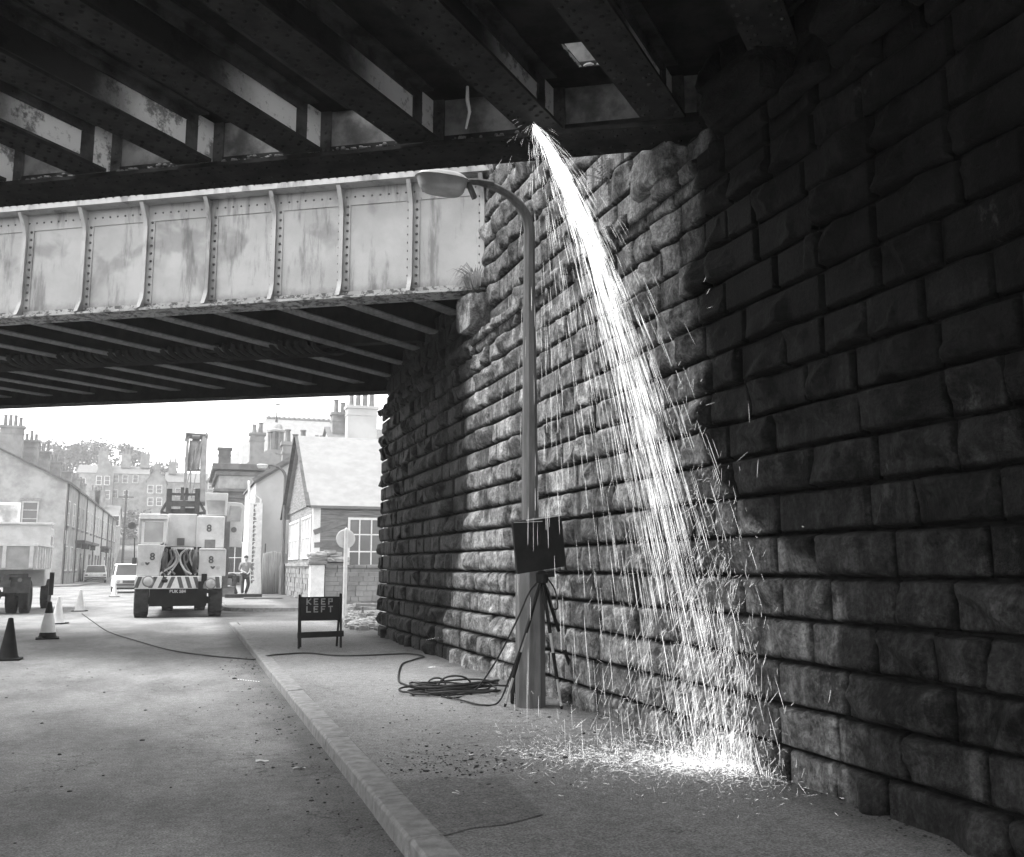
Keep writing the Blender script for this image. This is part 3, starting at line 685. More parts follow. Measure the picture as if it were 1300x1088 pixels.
for lab, pts in (('black cable looping down from the tripod head to the coil, outermost of the two', [hd, at_y(672, 752, 8.45), at_y(655, 790, 8.5), at_y(628, 842, 8.9), at_z(601, 878, PV + .02), at_z(575, 886, PV + .012), at_z(560, 884, PV + .03)]),
                 ('black cable hanging close along the tripod leg then sagging onto the pavement', [hd, at_y(678, 762, 8.4), at_y(668, 800, 8.35), at_y(645, 866, 8.5), at_z(632, 892, PV + .02), at_z(612, 895, PV + .012), at_z(590, 890, PV + .012), at_z(568, 884, PV + .02)])):
    mb = MB(); mb.tube(smooth_path(pts), .009, 6); tag(mb.build('cable', M['hose'], smooth=60), lab, 'cable', 'cables hanging from the tripod')
mb = MB(); mb.tube(smooth_path([hd, at_y(697, 752, 8.35), at_y(702, 772, 8.35), at_y(708, 770, 8.35), at_y(704, 748, 8.4), hd + np.array([.03, .02, .03])]), .008, 6); tag(mb.build('cable_loop', M['hose'], smooth=60), 'short loop of cable dangling right of the tripod head', 'cable')

# ------------------------------------------------------------------ KEEP LEFT trestle sign
sp = at_z(405, 822, PV); sg = thing('trestle_sign', 'black KEEP LEFT trestle sign standing on the pavement', 'road sign', sp, math.atan2(-sp[0], sp[1]) + math.radians(5))
K = 1213 / (sp[1] * math.cos(YAW) + sp[0] * math.sin(YAW)) ; m_ = lambda px: px / K
hw, lean = m_(25.5), .16
mb = MB(); mb.para((-hw + .02, -.018 - .035, m_(33)), (2 * hw - .04, 0, 0), (0, .02, 0), (0, .055, m_(29))); bd = mb.build('board', M['black'], sg, bevel=.003)
for s_ in (-1, 1):
    mb = MB(); mb.bar((s_ * hw, -.135, 0), (s_ * hw, .02, m_(65)), .036, .03, (0, 1, 0)); mb.build('leg', M['black'], sg, bevel=.002)
    mb = MB(); mb.bar((s_ * hw - s_ * (.05 if s_ < 0 else .03), .20, .0), (s_ * hw * .985, .03, m_(64 if s_ < 0 else 66)), .034, .028, (0, 1, 0)); mb.build('leg', M['black'], sg, bevel=.002)
mb = MB(); mb.box((.01, -.125, m_(16.5)), (2 * hw + .07, .02, m_(7)), 0, 0, -.02); mb.build('crossbar', M['black'], sg, bevel=.002)
LET = {'K': [((0, 0), (0, 1)), ((.12, .5), (.8, 1)), ((.12, .5), (.8, 0))], 'E': [((0, 0), (0, 1)), ((0, 0), (.75, 0)), ((0, .5), (.6, .5)), ((0, 1), (.75, 1))], 'P': [((0, 0), (0, 1)), ((0, 1), (.72, 1)), ((.72, 1), (.72, .5)), ((0, .5), (.72, .5))],
       'L': [((0, 0), (0, 1)), ((0, 0), (.75, 0))], 'F': [((0, 0), (0, 1)), ((0, .5), (.6, .5)), ((0, 1), (.75, 1))], 'T': [((.4, 0), (.4, 1)), ((0, 1), (.8, 1))]}
lt = MB(); lw, lh, st_ = m_(5.6), m_(6.4), m_(1.5)
for row, word in enumerate(('KEEP', 'LEFT')):
    for i, ch in enumerate(word):
        x0 = m_(-16.3 + 8.9 * i); z0 = m_(53 - 9.3 * row)
        for (a, b) in LET[ch]:
            pa = np.array([x0 + a[0] * lw, 0, z0 + a[1] * lh]); pb = np.array([x0 + b[0] * lw, 0, z0 + b[1] * lh]); 
            for p in (pa, pb): p[1] = -.057 + .055 * (p[2] - m_(33)) / m_(29)
            dd = (pb - pa) / np.linalg.norm(pb - pa) * st_ * .45
            lt.bar(pa - dd, pb + dd, st_, .004, (0, 1, 0))
lt.build('lettering', M['letter'], bd)

# ------------------------------------------------------------------ traffic cones
def cone(h, top, mid, loc, label, sleeve):
    t = thing('traffic_cone', label, 'traffic cone', loc, random.uniform(-.4, .4), 'traffic cones along the roadworks')
    mb = MB(); b = h * .29; mb.box((0, 0, .015), (b * 2, b * 2, .03)); mb.build('base', M['cone'] , t, bevel=.008)
    R0, R1 = h * .215, h * .05; rr = lambda q: R0 + (R1 - R0) * q
    mb = MB(); mb.lathe([(R0 * 1.15, .03), (R0, .06), (rr(.5), .06 + (h - .06) * .5), (rr(.97), h * .985), (R1 * .5, h)], (0, 0, 0), 20); mb.build('body', M['cone'] if sleeve != 'all' else M['cone_white'], t, smooth=40)
    if sleeve == 'band':
        mb = MB(); z = lambda q: .06 + (h - .06) * q; mb.lathe([(rr(.1) + .0035, z(.1)), (rr(.66) + .0035, z(.66))], (0, 0, 0), 20); mb.build('sleeve', M['cone_white'], t, smooth=60)
cone(.63, 0, 0, at_z(10, 838), 'all dark rubber cone nearest the camera at the left edge', None)
cone(.72, 0, 0, at_z(60, 811), 'cone with a white sleeve and a dark tip', 'band')
cone(.67, 0, 0, at_z(73, 792), 'white cone just behind the dark tipped cone', 'all')
cone(.68, 0, 0, at_z(101, 776), 'pale cone alone in mid road, fourth cone from the camera', 'all')
cone(.66, 0, 0, at_z(145, 757.5), 'small pale cone farthest away beside the parked estate car', 'all')

# ------------------------------------------------------------------ round sign seen from behind, rubble, plank
rp = at_z(437, 780, PV); rs = thing('round_sign', 'back of a round sign on a pale post beyond the wall end', 'road sign', rp)
zt = at_y(437, 672, rp[1])[2] - PV; zc = at_y(436, 684, rp[1])[2] - PV
mb = MB(); mb.tube([(0, 0, -.1), (0, 0, zt)], .055, 12); mb.dome((0, 0, zt), ZV, .055, .05); mb.build('post', M['cream'], rs, smooth=50)
mb = MB(); mb.lathe([(.255, -.01), (.265, 0), (.255, .01)], (0, .075, zc), 36, 'Y'); mb.build('disc', M['cream'], rs, smooth=40)
rb = MB()
for i in range(260):
    px, py = random.gauss(458, 14), 800 - abs(random.gauss(0, 14)); 
    if px < 440 or px > 488: continue
    p = at_z(px, min(py, 801), PV); r = random.uniform(.02, .10) * random.uniform(.5, 1.2)
    if p[0] > 7 or p[1] < YE + .3: continue
    V, Fq, _ = rough_block(p + ZV * r * .3, (r * 2, r * random.uniform(1.2, 2.4), r * 1.3), i, 4); rb.add(V, Fq.tolist())
tag(rb.build('rubble', M['rubble']), 'broken stone rubble heaped beyond the wall end', 'rubble', kind='stuff')
bp = at_z(459, 783, PV); bn = thing('plank_bench', 'dark plank on a stub leg among the rubble at the wall end', 'bench', bp)
mb = MB(); zc = at_y(459, 769, bp[1])[2] - PV; mb.box((.45, .05, zc), (1.3, .25, .07), .1, 0, .05); mb.build('plank', M['board'], bn, bevel=.005)
for x in (0, .9): mb = MB(); mb.bar((x, .02, 0), (x + .05, .04, zc - .03), .05, .05, (0, 1, 0)); mb.build('leg', M['board'], bn)

# ------------------------------------------------------------------ loose dirt, grit and litter under the bridge
dm = MB()
for i in range(850):
    q = random.random()
    if q < .35: px, py = random.gauss(575, 55), random.gauss(968, 11)
    elif q < .75: px, py = random.uniform(480, 760), random.gauss(930, 40)
    else: px, py = random.uniform(900, 1280), 985 + (random.uniform(900, 1280) - 1000) * .25
    if q >= .75:
        yy = random.uniform(3.2, 9); p = np.array([W - abs(random.gauss(0, .10)) - .02, yy, PV])
    else:
        p = at_z(px, py, PV)
    if p[0] < 1.3 or p[0] > W: continue
    r = abs(random.gauss(0, .0036)) + .0015; dm.ball(p + ZV * r * .2, (r * random.uniform(.8, 2.2), r * random.uniform(.7, 1.6), r * .5), 5, 4)
tag(dm.build('pavement_dirt', M['dirt']), 'scattered dark dirt and grit on the pavement', 'dirt', kind='stuff')
dm = MB()
for i in range(420):
    q = random.random(); p = np.array([1.06 - abs(random.gauss(0, .22)), random.uniform(4.5, 16), 0]) if q < .7 else np.append(np.array([random.uniform(-2.5, 1), random.uniform(4.5, 15)]), 0)
    r = abs(random.gauss(0, .0042)) + .002; dm.ball(p + ZV * r * .3, (r * random.uniform(.8, 2), r, r * .6), 5, 4)
tag(dm.build('gutter_grit', M['dirt']), 'dark grit gathered along the gutter', 'grit', kind='stuff')
for (px, py, z, lab) in ((379, 977, 0, 'small white paper scrap on the road near the kerb'), (605, 868, PV, 'white paper scrap on the pavement by the wall near the coil'), (548, 848, PV, 'pale paper scrap on the pavement right of the thin hose bend'), (332, 968, 0, 'pale scrap on the road left of the white paper')):
    p = at_z(px, py, z); mb = MB(); n_ = 4; mb.add([p + np.array([.03 * i - .04, .02 * j, .004 + .012 * random.random()]) for i in range(4) for j in range(3)], [(i * 3 + j, (i + 1) * 3 + j, (i + 1) * 3 + j + 1, i * 3 + j + 1) for i in range(3) for j in range(2)]); tag(mb.build('paper_scrap', M['paper']), lab, 'litter', 'scraps of litter')
# broken stripe of chequered tape lying in the road by the kerb
mb = MB(); a, b = at_z(302, 863, .006), at_z(331, 866, .006)
for k in range(9): mb.para(a + (b - a) * k / 9, (b - a) / 9 * (.55), np.array([0, .05, 0]), ZV * .004)
tag(mb.build('marker_strip', M['paper']), 'short chequered pale strip lying on the road beside the kerb', 'strip')

# ------------------------------------------------------------------ hill behind the street
def hz_(x, y):
    h = np.clip((y - 138) / 52, 0, 1); h = h * h * (3 - 2 * h) * 11.2 + np.clip((y - 195) / 90, 0, 1) * 15 + np.maximum(0, -(x + 12)) * .04 * np.clip((y - 138) / 60, 0, 1)
    return h
nx, ny = 60, 60; xs = np.linspace(-220, 220, nx); ys = np.linspace(136, 320, ny); X, Y = np.meshgrid(xs, ys, indexing='ij')
Z = hz_(X, Y) + .5 * fbm(np.stack([X / 14, Y / 14, X * 0], -1), 3, 4) * np.clip((Y - 140) / 30, 0, 1) - .02
i = np.arange((nx - 1) * (ny - 1)); a = (i // (ny - 1)) * ny + i % (ny - 1)
tag(np_obj('hill', np.stack([X, Y, Z], -1).reshape(-1, 3), np.stack([a, a + ny, a + ny + 1, a + 1], -1), M['hill']), kind='structure')

# ------------------------------------------------------------------ house parts
def window(parent, c, w_, h_, u, n, bars=(1, 1), mt_f=None, mt_g=None, sill=True, lintel=False):
    """a framed window on a wall: c centre on the wall face, u along the wall, n out of the wall (3-vectors)"""
    c, u, n = (np.asarray(q, float) for q in (c, u, n)); fw = .09; mb = MB()
    for sx in (-1, 1): mb.para(c + u * (sx * (w_ / 2 - fw / 2) - fw / 2) - ZV * h_ / 2 - n * .02, u * fw, n * .08, ZV * h_)
    for z in (-h_ / 2, h_ / 2 - fw): mb.para(c - u * (w_ / 2 - fw) + ZV * z - n * .02, u * (w_ - 2 * fw), n * .08, ZV * fw)
    for k in range(1, bars[0]): mb.para(c + u * (-w_ / 2 + w_ * k / bars[0] - .025) - ZV * (h_ / 2 - fw) - n * .02, u * .05, n * .065, ZV * (h_ - 2 * fw))
    for k in range(1, bars[1]): mb.para(c - u * (w_ / 2 - fw) + ZV * (-h_ / 2 + h_ * k / bars[1] - .025) - n * .02, u * (w_ - 2 * fw), n * .06, ZV * .05)
    f = mb.build('window', mt_f or M['white'], parent, world=True)
    mb = MB(); mb.para(c - u * (w_ / 2 - fw) - ZV * (h_ / 2 - fw) - n * .015, u * (w_ - 2 * fw), n * .03, ZV * (h_ - 2 * fw)); mb.build('pane', mt_g or M['glass'], f, world=True)
    if sill: mb = MB(); mb.para(c - u * (w_ / 2 + .12) - ZV * (h_ / 2 + .16) - n * .02, u * (w_ + .24), n * .16, ZV * .155); mb.build('sill', M['kerb'], f, world=True)
    if lintel: mb = MB(); mb.para(c - u * (w_ / 2 + .15) + ZV * (h_ / 2 + .005) - n * .02, u * (w_ + .3), n * .07, ZV * .24); mb.build('lintel', M['kerb'], f, world=True)
    return f
def chimney(parent, c, w_, d_, h_, pots, u=(1, 0, 0), mt=None, pot_h=.65):
    c = np.asarray(c, float); u = np.asarray(u, float); v = np.array([-u[1], u[0], 0]); mb = MB()
    mb.para(c - u * w_ / 2 - v * d_ / 2 - ZV * .6, u * w_, v * d_, ZV * (h_ + .6)); mb.para(c - u * (w_ / 2 + .1) - v * (d_ / 2 + .1) + ZV * (h_ + .003), u * (w_ + .2), v * (d_ + .2), ZV * .18)
    mb.para(c - u * (w_ / 2 + .04) - v * (d_ / 2 + .04) + ZV * (h_ - .45), u * (w_ + .08), v * (d_ + .08), ZV * .1)
    ch = mb.build('chimney', mt or M['hstone2'], parent, world=True)
    for k in range(pots):
        q = (k + .5) / pots - .5; hh = pot_h * random.choice((.8, 1, 1.25)); p = c + u * q * w_ * .92 + ZV * (h_ + .18)
        mb = MB(); r = min(.16, w_ / pots * .34); mb.lathe([(r * 1.1, 0), (r, hh * .2), (r * .85, hh * .9), (r * 1.1, hh * .91), (r * 1.1, hh)], p, 10); mb.build('chimney_pot', M['pot'], ch, smooth=40, world=True)
    return ch
def house(name, label, cat, x0, x1, y0, y1, zb, ze, zr, axis, mt, mt_roof, group=None, ridge=.5, over=.18):
    """box house with a pitched roof; axis = direction of the ridge"""
    t = thing(name, label, cat, ((x0 + x1) / 2, (y0 + y1) / 2, zb), 0, group); mb = MB()
    if axis == 'y':
        xr = x0 + (x1 - x0) * ridge; pts = [(x0, y0, zb - .5), (x1, y0, zb - .5), (x1, y0, ze), (xr, y0, zr), (x0, y0, ze)]; mb.prism(pts, (0, y1 - y0, 0)); mb.build('wall', mt, t, world=True)
        rf = MB(); 
        for xe in (x0, x1):
            d = np.array([xe - xr, 0, ze - zr]); d = d * (1 + over / abs(d[0])); nrm = np.array([-d[2], 0, d[0]]); nrm = nrm / np.linalg.norm(nrm); nrm = nrm if nrm[2] > 0 else -nrm
            rf.para(np.array([xr, y0 - over, zr]) + nrm * .01, d, (0, y1 - y0 + 2 * over, 0), nrm * .12)
    else:
        yr = y0 + (y1 - y0) * ridge; pts = [(x0, y0, zb - .5), (x0, y1, zb - .5), (x0, y1, ze), (x0, yr, zr), (x0, y0, ze)]; mb.prism(pts, (x1 - x0, 0, 0)); mb.build('wall', mt, t, world=True)
        rf = MB()
        for ye in (y0, y1):
            d = np.array([0, ye - yr, ze - zr]); d = d * (1 + over / abs(d[1])); nrm = np.array([0, -d[2], d[1]]); nrm = nrm / np.linalg.norm(nrm); nrm = nrm if nrm[2] > 0 else -nrm
            rf.para(np.array([x0 - over, yr, zr]) + nrm * .01, d, (x1 - x0 + 2 * over, 0, 0), nrm * .12)
    r = rf.build('roof', mt_roof, t, world=True); t['_roof'] = r.name
    del t['_roof']
    return t, r
def pipe(parent, pts, r=.06, mt=None): mb = MB(); mb.tube(pts, r, 6); return mb.build('drainpipe', mt or M['dgrey'], parent, world=True)

# ------------------------------------------------------------------ terrace on the left of the street
XF = -8.55; yy = 78.0; UX, UY = np.array([1., 0, 0]), np.array([0, 1., 0]); XR = XF - 5.6
words = ['first', 'second', 'third', 'fourth', 'fifth', 'sixth', 'seventh']
desc = ['stone end house of the left terrace with a poster board on its gable', 'stone terraced house with a bracketed canopy, joined to the poster gable house', 'pale rendered house with a bracketed canopy, third from the poster gable',
        'longest pale terraced house in the left row, without a canopy', 'pale terraced house with white door and canopy, fifth from the poster gable', 'dark stone house, last but one at the far end of the left terrace', 'dark stone house closing the far end of the left terrace']
for k in range(7):
    L = [7.5, 7.2, 8.2, 9.5, 8.0, 7.0, 7.5][k]; ze = 7.62 - k * .06; zr = 10.35 - k * .07
    t, r = house('terraced_house', desc[k], 'house', XR * 2 - XF, XF, yy, yy + L - .02, 0, ze, zr, 'y', M['hstone'] if k in (0, 1) else M['render'] if k in (2, 3, 4) else M['hstone2'], M['slate'], 'terraced houses on the left of the street', .5, .12 if k == 0 else .02)
    chimney(t, (XR + 1.6, yy + (.5 if k == 0 else 1.0), zr - .55), 1.5, .7, 1.75, 4, UX if k % 2 == 0 else UX, M['hstone2']); chimney(t, (XR + .6, yy + L - .55, zr - .35), 1.3, .6, 1.5, 3, UX, M['hstone2'])
    mb = MB(); mb.para((XF + .05, yy, ze - .12), (.16, 0, 0), (0, L - .02, 0), (0, 0, .14)); mb.build('gutter', M['dgrey'], t, world=True)
    pipe(t, [(XF + .1, yy + .3, 0), (XF + .1, yy + .3, ze - .1)])
    n_ = 2 if L < 8.5 else 3
    for j in range(n_):
        yc = yy + L * (j + .5) / n_
        window(t, (XF, yc, 5.4), 1.15, 1.9, UY, UX, (1, 2), M['white'] if k != 1 else M['lgrey'])
        if j == 0 or k == 0:
            window(t, (XF, yc, 2.0), 1.7, 1.9, UY, UX, (2, 1))
        else:
            mb = MB(); mb.para((XF - .02, yc - .55, .0), (.10, 0, 0), (0, 1.1, 0), (0, 0, 2.5)); d = mb.build('door', M['white'] if k == 4 else M['mgrey'], t, world=True); mb = MB(); mb.para((XF + .081, yc - .42, 2.08), (.02, 0, 0), (0, .84, 0), (0, 0, .34)); mb.build('fanlight', M['glass'], d, world=True)
    if k in (1, 2, 4):
        mb = MB(); mb.para((XF - .02, yy + .6, 3.3), (.75, 0, 0), (0, L - 1.4, 0), (0, 0, .22)); mb.para((XF - .02, yy + .9, 2.9), (.45, 0, 0), (0, .25, 0), (0, 0, .398)); mb.para((XF - .02, yy + L - 1.3, 2.9), (.45, 0, 0), (0, .25, 0), (0, 0, .398)); mb.build('canopy', M['dgrey'], t, world=True)
        mb = MB(); mb.para((XF - .02, yy + .3, 0), (.14, 0, 0), (0, .22, 0), (0, 0, 3.2)); mb.build('pilaster', M['white'], t, world=True)
    if k == 0:
        c = at_y(38, 653, yy); window(t, c, 1.1, 1.9, UX, -UY, (1, 3), M['lgrey'], M['glass'], True, True)
        mb = MB(); c = at_y(-9, 668, yy); mb.para(c - np.array([1.6, .08, 1.55]), (3.35, 0, 0), (0, .10, 0), (0, 0, 3.3)); pb = mb.build('poster_board', M['white'], t, bevel=.03, world=True)
        mb = MB(); mb.para(c - np.array([1.4, .095, 1.35]), (2.95, 0, 0), (0, .02, 0), (0, 0, 2.9)); mb.build('poster', mat('faded_poster', .3, .75, .8, .7, 0), pb, world=True)
        mb = MB()
        for s_ in (1,):
            for q in np.linspace(0, 1, 2): pass
        mb.bar((XF + .25, yy - .15, 7.5), (XR, yy - .15, 10.4), .1, .22, (0, 1, 0)); mb.build('bargeboard', M['dgrey'], t, world=True)
        mb = MB(); mb.para((XF + .05, yy + .2, 3.05), (.05, 0, 0), (0, 1.5, 0), (0, 0, 1.0)); mb.build('shop_board', M['lgrey'], t, world=True)
    yy += L

# ------------------------------------------------------------------ houses and trees on the hill
def hill_house(px0, px1, py_e, py_r, py_b, Y, gable, label, mt, dep=8.):
    x0, x1 = at_y(px0, 650, Y)[0], at_y(px1, 650, Y)[0]; ze, zr, zb = at_y(px0, py_e, Y)[2], at_y(px0, py_r, Y)[2], at_y(px0, py_b, Y)[2]
    t, r = house('hill_house', label, 'house', x0, x1, Y, Y + dep, zb - 3, ze, zr, 'y' if gable else 'x', mt, M['slate'], 'houses on the hillside', .5, .15)
    return t, r, x0, x1, zb, ze, zr
t, r, x0, x1, zb, ze, zr = hill_house(95, 186, 600, 588, 648, 195, False, 'long two storey hill house with a front gable and tall end chimneys', M['hstone'])
xg0, xg1 = at_y(120, 650, 194)[0], at_y(142, 650, 194)[0]
mb = MB(); zg, zp = at_y(130, 600, 193)[2], at_y(130, 577, 193)[2]; mb.prism([(xg0, 192.6, zb - 3), (xg1, 192.6, zb - 3), (xg1, 192.6, zg), ((xg0 + xg1) / 2, 192.6, zp), (xg0, 192.6, zg)], (0, 5.5, 0)); gb = mb.build('gable_wing', M['hstone2'], t, world=True)
for px, py in ((125.5, 610), (136, 610), (125.5, 628), (136, 628)): window(t, at_y(px, py, 192.6), .95, 1.7, UX, -UY, (1, 2))
for px, py in ((147, 608), (159, 608), (172, 608), (146, 627), (160, 628), (105, 612)): window(t, at_y(px, py, 195), 1.0, 1.6, UX, -UY, (1, 2))
for px in (131, 160, 184): chimney(t, at_y(px, 590, 198) , 1.7, 1.0, 1.9 if px > 140 else 2.4, 3, UX, M['hstone2'])
t, r, x0, x1, zb, ze, zr = hill_house(184, 209, 610, 596, 660, 186, True, 'narrow gabled hill house standing left of the crane jib', M['hstone2'])
for px, py in ((191, 621), (202, 621), (191, 637), (202, 637)): window(t, at_y(px, py, 186), 1.0, 1.5, UX, -UY, (1, 2))
chimney(t, ((x0 + x1) / 2, 189, zr - .2), 1.0, .8, 1.4, 2)
t, r, x0, x1, zb, ze, zr = hill_house(208, 262, 612, 598, 662, 196, False, 'hillside house behind the crane jib, with a long slate roof', M['hstone'])
for px in (214, 226, 248): window(t, at_y(px, 625, 196), 1.0, 1.6, UX, -UY, (1, 2))
chimney(t, at_y(219, 598, 199), 1.5, .9, 1.6, 3)
t, r, x0, x1, zb, ze, zr = hill_house(262, 284, 609, 594, 664, 188, True, 'gabled hill house right of the crane jib', M['hstone2'])
for px in (268, 277): window(t, at_y(px, 616, 188), .95, 1.5, UX, -UY, (1, 2))
t, r, x0, x1, zb, ze, zr = hill_house(99, 150, 655, 640, 700, 150, False, 'low stone house at the foot of the hill behind the utility pole', M['hstone'])
for px, py in ((147, 645 + 16), (118, 668)): window(t, at_y(px, py, 150), 1.0, 1.6, UX, -UY, (1, 2))
for px in (101, 120, 127): chimney(t, at_y(px, 640, 153), 1.4, .8, 1.8, 3)
mb = MB(); y = 160; p = at_y(150, 700, y); mb.para((p[0] - 22, y, 2.5), (34, 0, 0), (0, .6, 0), (0, 0, 3.0)); tag(mb.build('retaining_wall', M['hstone2']), 'long stone retaining wall across the foot of the hill', 'wall')
def tree(name, label, base, h, r, n=900, trunk=.3, lsize=.5, group=None, mt=None):
    t = thing(name, label, 'tree', base, random.uniform(0, 6), group); mb = MB(); cl = []
    mb.tube([(0, 0, -.5), (.05, .02, h * .25), (-.03, .05, h * .55), (.02, 0, h * .85)], [trunk, trunk * .8, trunk * .5, trunk * .15], 7)
    for i in range(9):
        a = random.uniform(0, 6.28); z0_ = h * random.uniform(.25, .6); e = np.array([math.cos(a) * r * random.uniform(.4, .85), math.sin(a) * r * random.uniform(.4, .85), h * random.uniform(.5, .92)])
        mb.tube([(0, 0, z0_), e * np.array([.4, .4, 1]) * np.array([1, 1, 0]) + ZV * (z0_ + (e[2] - z0_) * .5), e], [trunk * .4, trunk * .25, trunk * .08], 5); cl.append((e, r * random.uniform(.28, .48)))
    cl.append((np.array([0, 0, h * .8]), r * .5)); mb.build('trunk', M['bark'], t, smooth=60)
    lf = MB()
    for i in range(n):
        c, rr = random.choice(cl); d = RNG.normal(size=3); d /= np.linalg.norm(d); p = c + d * rr * random.uniform(.45, 1.08) * np.array([1, 1, .8])
        u = RNG.normal(size=3); u /= np.linalg.norm(u); v = np.cross(u, RNG.normal(size=3)); v /= np.linalg.norm(v) + 1e-6; s_ = lsize * random.uniform(.5, 1.2)
        lf.add([p - u * s_ * .5, p + v * s_ * .3, p + u * s_ * .5, p - v * s_ * .3], [(0, 1, 2, 3)])
    lf.build('crown', mt or M['leaf'], t)
    return t
for k, (px, py, Y, h, r, lab) in enumerate(((84, 600, 225, 12, 5.5, 'round hazy tree behind the left chimneys'), (98, 600, 232, 13, 6.5, 'broad hazy tree on the skyline left of the hill house'), (113, 600, 228, 11.5, 5.5, 'spreading tree on the skyline above the hill house roof'), (170, 592, 232, 8, 4.5, 'low tree on the skyline between the hill house chimneys'), (5, 590, 228, 15, 7, 'tall hazy tree behind the terrace at the left edge'), (200, 610, 215, 6, 4, 'small tree above the narrow gabled hill house'))):
    p = at_y(px, py, Y); tree('hill_tree', lab, (p[0], Y, p[2] - h * .42), h, r, 1100, .35, .9, 'trees on the hill skyline')
for k, (px, py, Y, lab) in enumerate(((166, 668, 165, 'bushy shrub on the slope just left of the crane cab'), (176, 660, 172, 'pale shrub on the slope below the narrow gabled house'), (158, 678, 163, 'low shrub on the bank beside the utility pole'))):
    p = at_y(px, py, Y); tree('shrub', lab, (p[0], Y, p[2] - 2), 3.6, 2.3, 500, .12, .5, 'shrubs on the bank')
up = np.append(at_y(154, 740, 118)[:2], 0); tp2 = at_y(153, 622, 118)[2]
t = thing('utility_pole', 'tall thin utility pole at the far end of the street', 'pole', up); mb = MB(); mb.tube([(0, 0, -.2), (0, 0, tp2)], [.16, .11], 8); mb.build('pole', M['bark'], t, smooth=60); mb = MB(); mb.box((0, 0, tp2 - .8), (1.6, .1, .12)); mb.build('crossarm', M['bark'], t)

# ------------------------------------------------------------------ timber shed on its stone wall, right of the street
SX = 4.62; sy0, sy1 = 37.2, 46.6
t, r = house('timber_shed', 'timber boarded shed with a pale pitched roof and white framed windows', 'shed', SX, 15, sy0, sy1, 2.05, 3.74, 6.9, 'x', M['dgrey'], M['slate_pale'], None, .5, .22)
for o in t.children:
    if o.name.startswith('wall'): o.data.materials[0] = M['board']
mb = MB()
for k in range(10): mb.para((SX + .24, sy0 - .03 - .012 * 0, 1.72 + k * .205), (9.5, 0, 0), (0, .03, .0), (0, -.02, .195))
mb.build('weatherboarding', M['board'], t, world=True)
mb = MB()
for (a, b) in (((398.5, 676), (440, 661)), ((399, 692), (441, 690)), ((399, 706), (438, 697))):
    pa, pb = at_y(*a, sy0 - .06), at_y(*b, sy0 - .06); mb.bar(pa, pb, .2, .03, (0, -1, 0) if False else (0, 1, 0))
mb.build('loose_board', M['mgrey'], t, world=True)
c0_, c1_ = at_y(441.5, 657, sy0), at_y(500, 722, sy0); w_, h_ = c1_[0] - c0_[0], c0_[2] - c1_[2]
window(t, ((c0_[0] + c1_[0]) / 2, sy0 - .04, (c0_[2] + c1_[2]) / 2), w_, h_, UX, -UY, (4, 3), M['white'], M['glass'], False)
for (ya, yb, nb) in ((sy0 + .5, sy0 + 3.6, 3), (sy0 + 4.6, sy1 - .6, 3)): window(t, (SX, (ya + yb) / 2, 2.55), yb - ya, 1.7, UY, -UX, (nb, 2), M['white'], M['lgrey'], False)
mb = MB(); mb.para((SX - .04, sy0 - .06, 1.6), (.28, 0, 0), (0, .28, 0), (0, 0, 2.2)); mb.build('corner_post', M['white'], t, world=True)
mb = MB()
for k in range(16):
    z = 3.8 + k * .19; q = (6.85 - z) / 3.15; 
    if q <= .03: break
    hw_ = (sy1 - sy0) / 2 * q; mb.para((SX - .05, (sy0 + sy1) / 2 - hw_ + random.uniform(0, .1), z), (.04, 0, 0), (0, 2 * hw_ - random.uniform(0, .1), 0), (-.015, 0, .18))
mb.build('gable_boards', M['board'], t, world=True)
mb = MB(); ym = (sy0 + sy1) / 2
mb.bar((SX - .26, ym, 6.98), (SX - .26, sy1 + .35, 3.62), .07, .26, (1, 0, 0)); mb.bar((SX - .26, ym, 6.98), (SX - .26, sy0 - .3, 3.66), .07, .16, (1, 0, 0)); mb.build('bargeboard', M['dgrey'], t, world=True)
# stone wall under the shed, gate pier
def coursed(name, label, segs, ztop, mt, thick=.4):
    t = thing(name, label, 'wall', (segs[0][0], segs[0][1], 0)); mb = MB(); cp_ = MB()
    for (xa, ya, xb, yb) in segs:
        L = math.hypot(xb - xa, yb - ya); u = np.array([(xb - xa) / L, (yb - ya) / L, 0]); v = np.array([-u[1], u[0], 0]); z = -.1; o = np.array([xa, ya, 0.])
        while z < ztop - .05:
            h = random.uniform(.14, .24); s_ = 0
            while s_ < L:
                l_ = random.uniform(.25, .6); l_ = min(l_, L - s_); pr = random.uniform(0, .05); mb.para(o + u * (s_ + .006) - v * (pr) + ZV * (z + .005), u * max(.02, l_ - .012), v * (thick + pr), ZV * (min(h, ztop - z) - .008)); s_ += l_ + .001
            z += h
        s_ = 0
        while s_ < L: l_ = random.uniform(.4, .8); l_ = min(l_, L - s_); cp_.para(o + u * (s_ + .005) - v * .08 + ZV * (ztop + .004), u * max(.02, l_ - .01), v * (thick + .16), ZV * random.uniform(.13, .17)); s_ += l_ + .001
    mb.build('stonework', mt, t, world=True); cp_.build('coping', mt, t, bevel=.03, world=True); return t
gp = at_z(399, 772, PV)
coursed('stone_wall', 'low coursed stone wall below the shed facing the bridge', [(5.05, 36.9, 15, 36.9)], 1.32, M['hstone2'])
coursed('stone_wall', 'low dark stone wall running back along the pavement beside the shed', [(SX - .1, 47.5, SX - .1, 37.0)], 1.38, M['hstone2'])
t = thing('gate_pier', 'white painted gate pier at the corner of the low stone walls', 'pier', (4.72, 36.75, PV)); mb = MB(); mb.box((0, 0, .68), (.52, .5, 1.36)); mb.build('shaft', M['white'], t, bevel=.02); mb = MB(); mb.box((0, 0, 1.42), (.7, .68, .11)); mb.build('cap', M['mgrey'], t, bevel=.02)
st = MB(); 
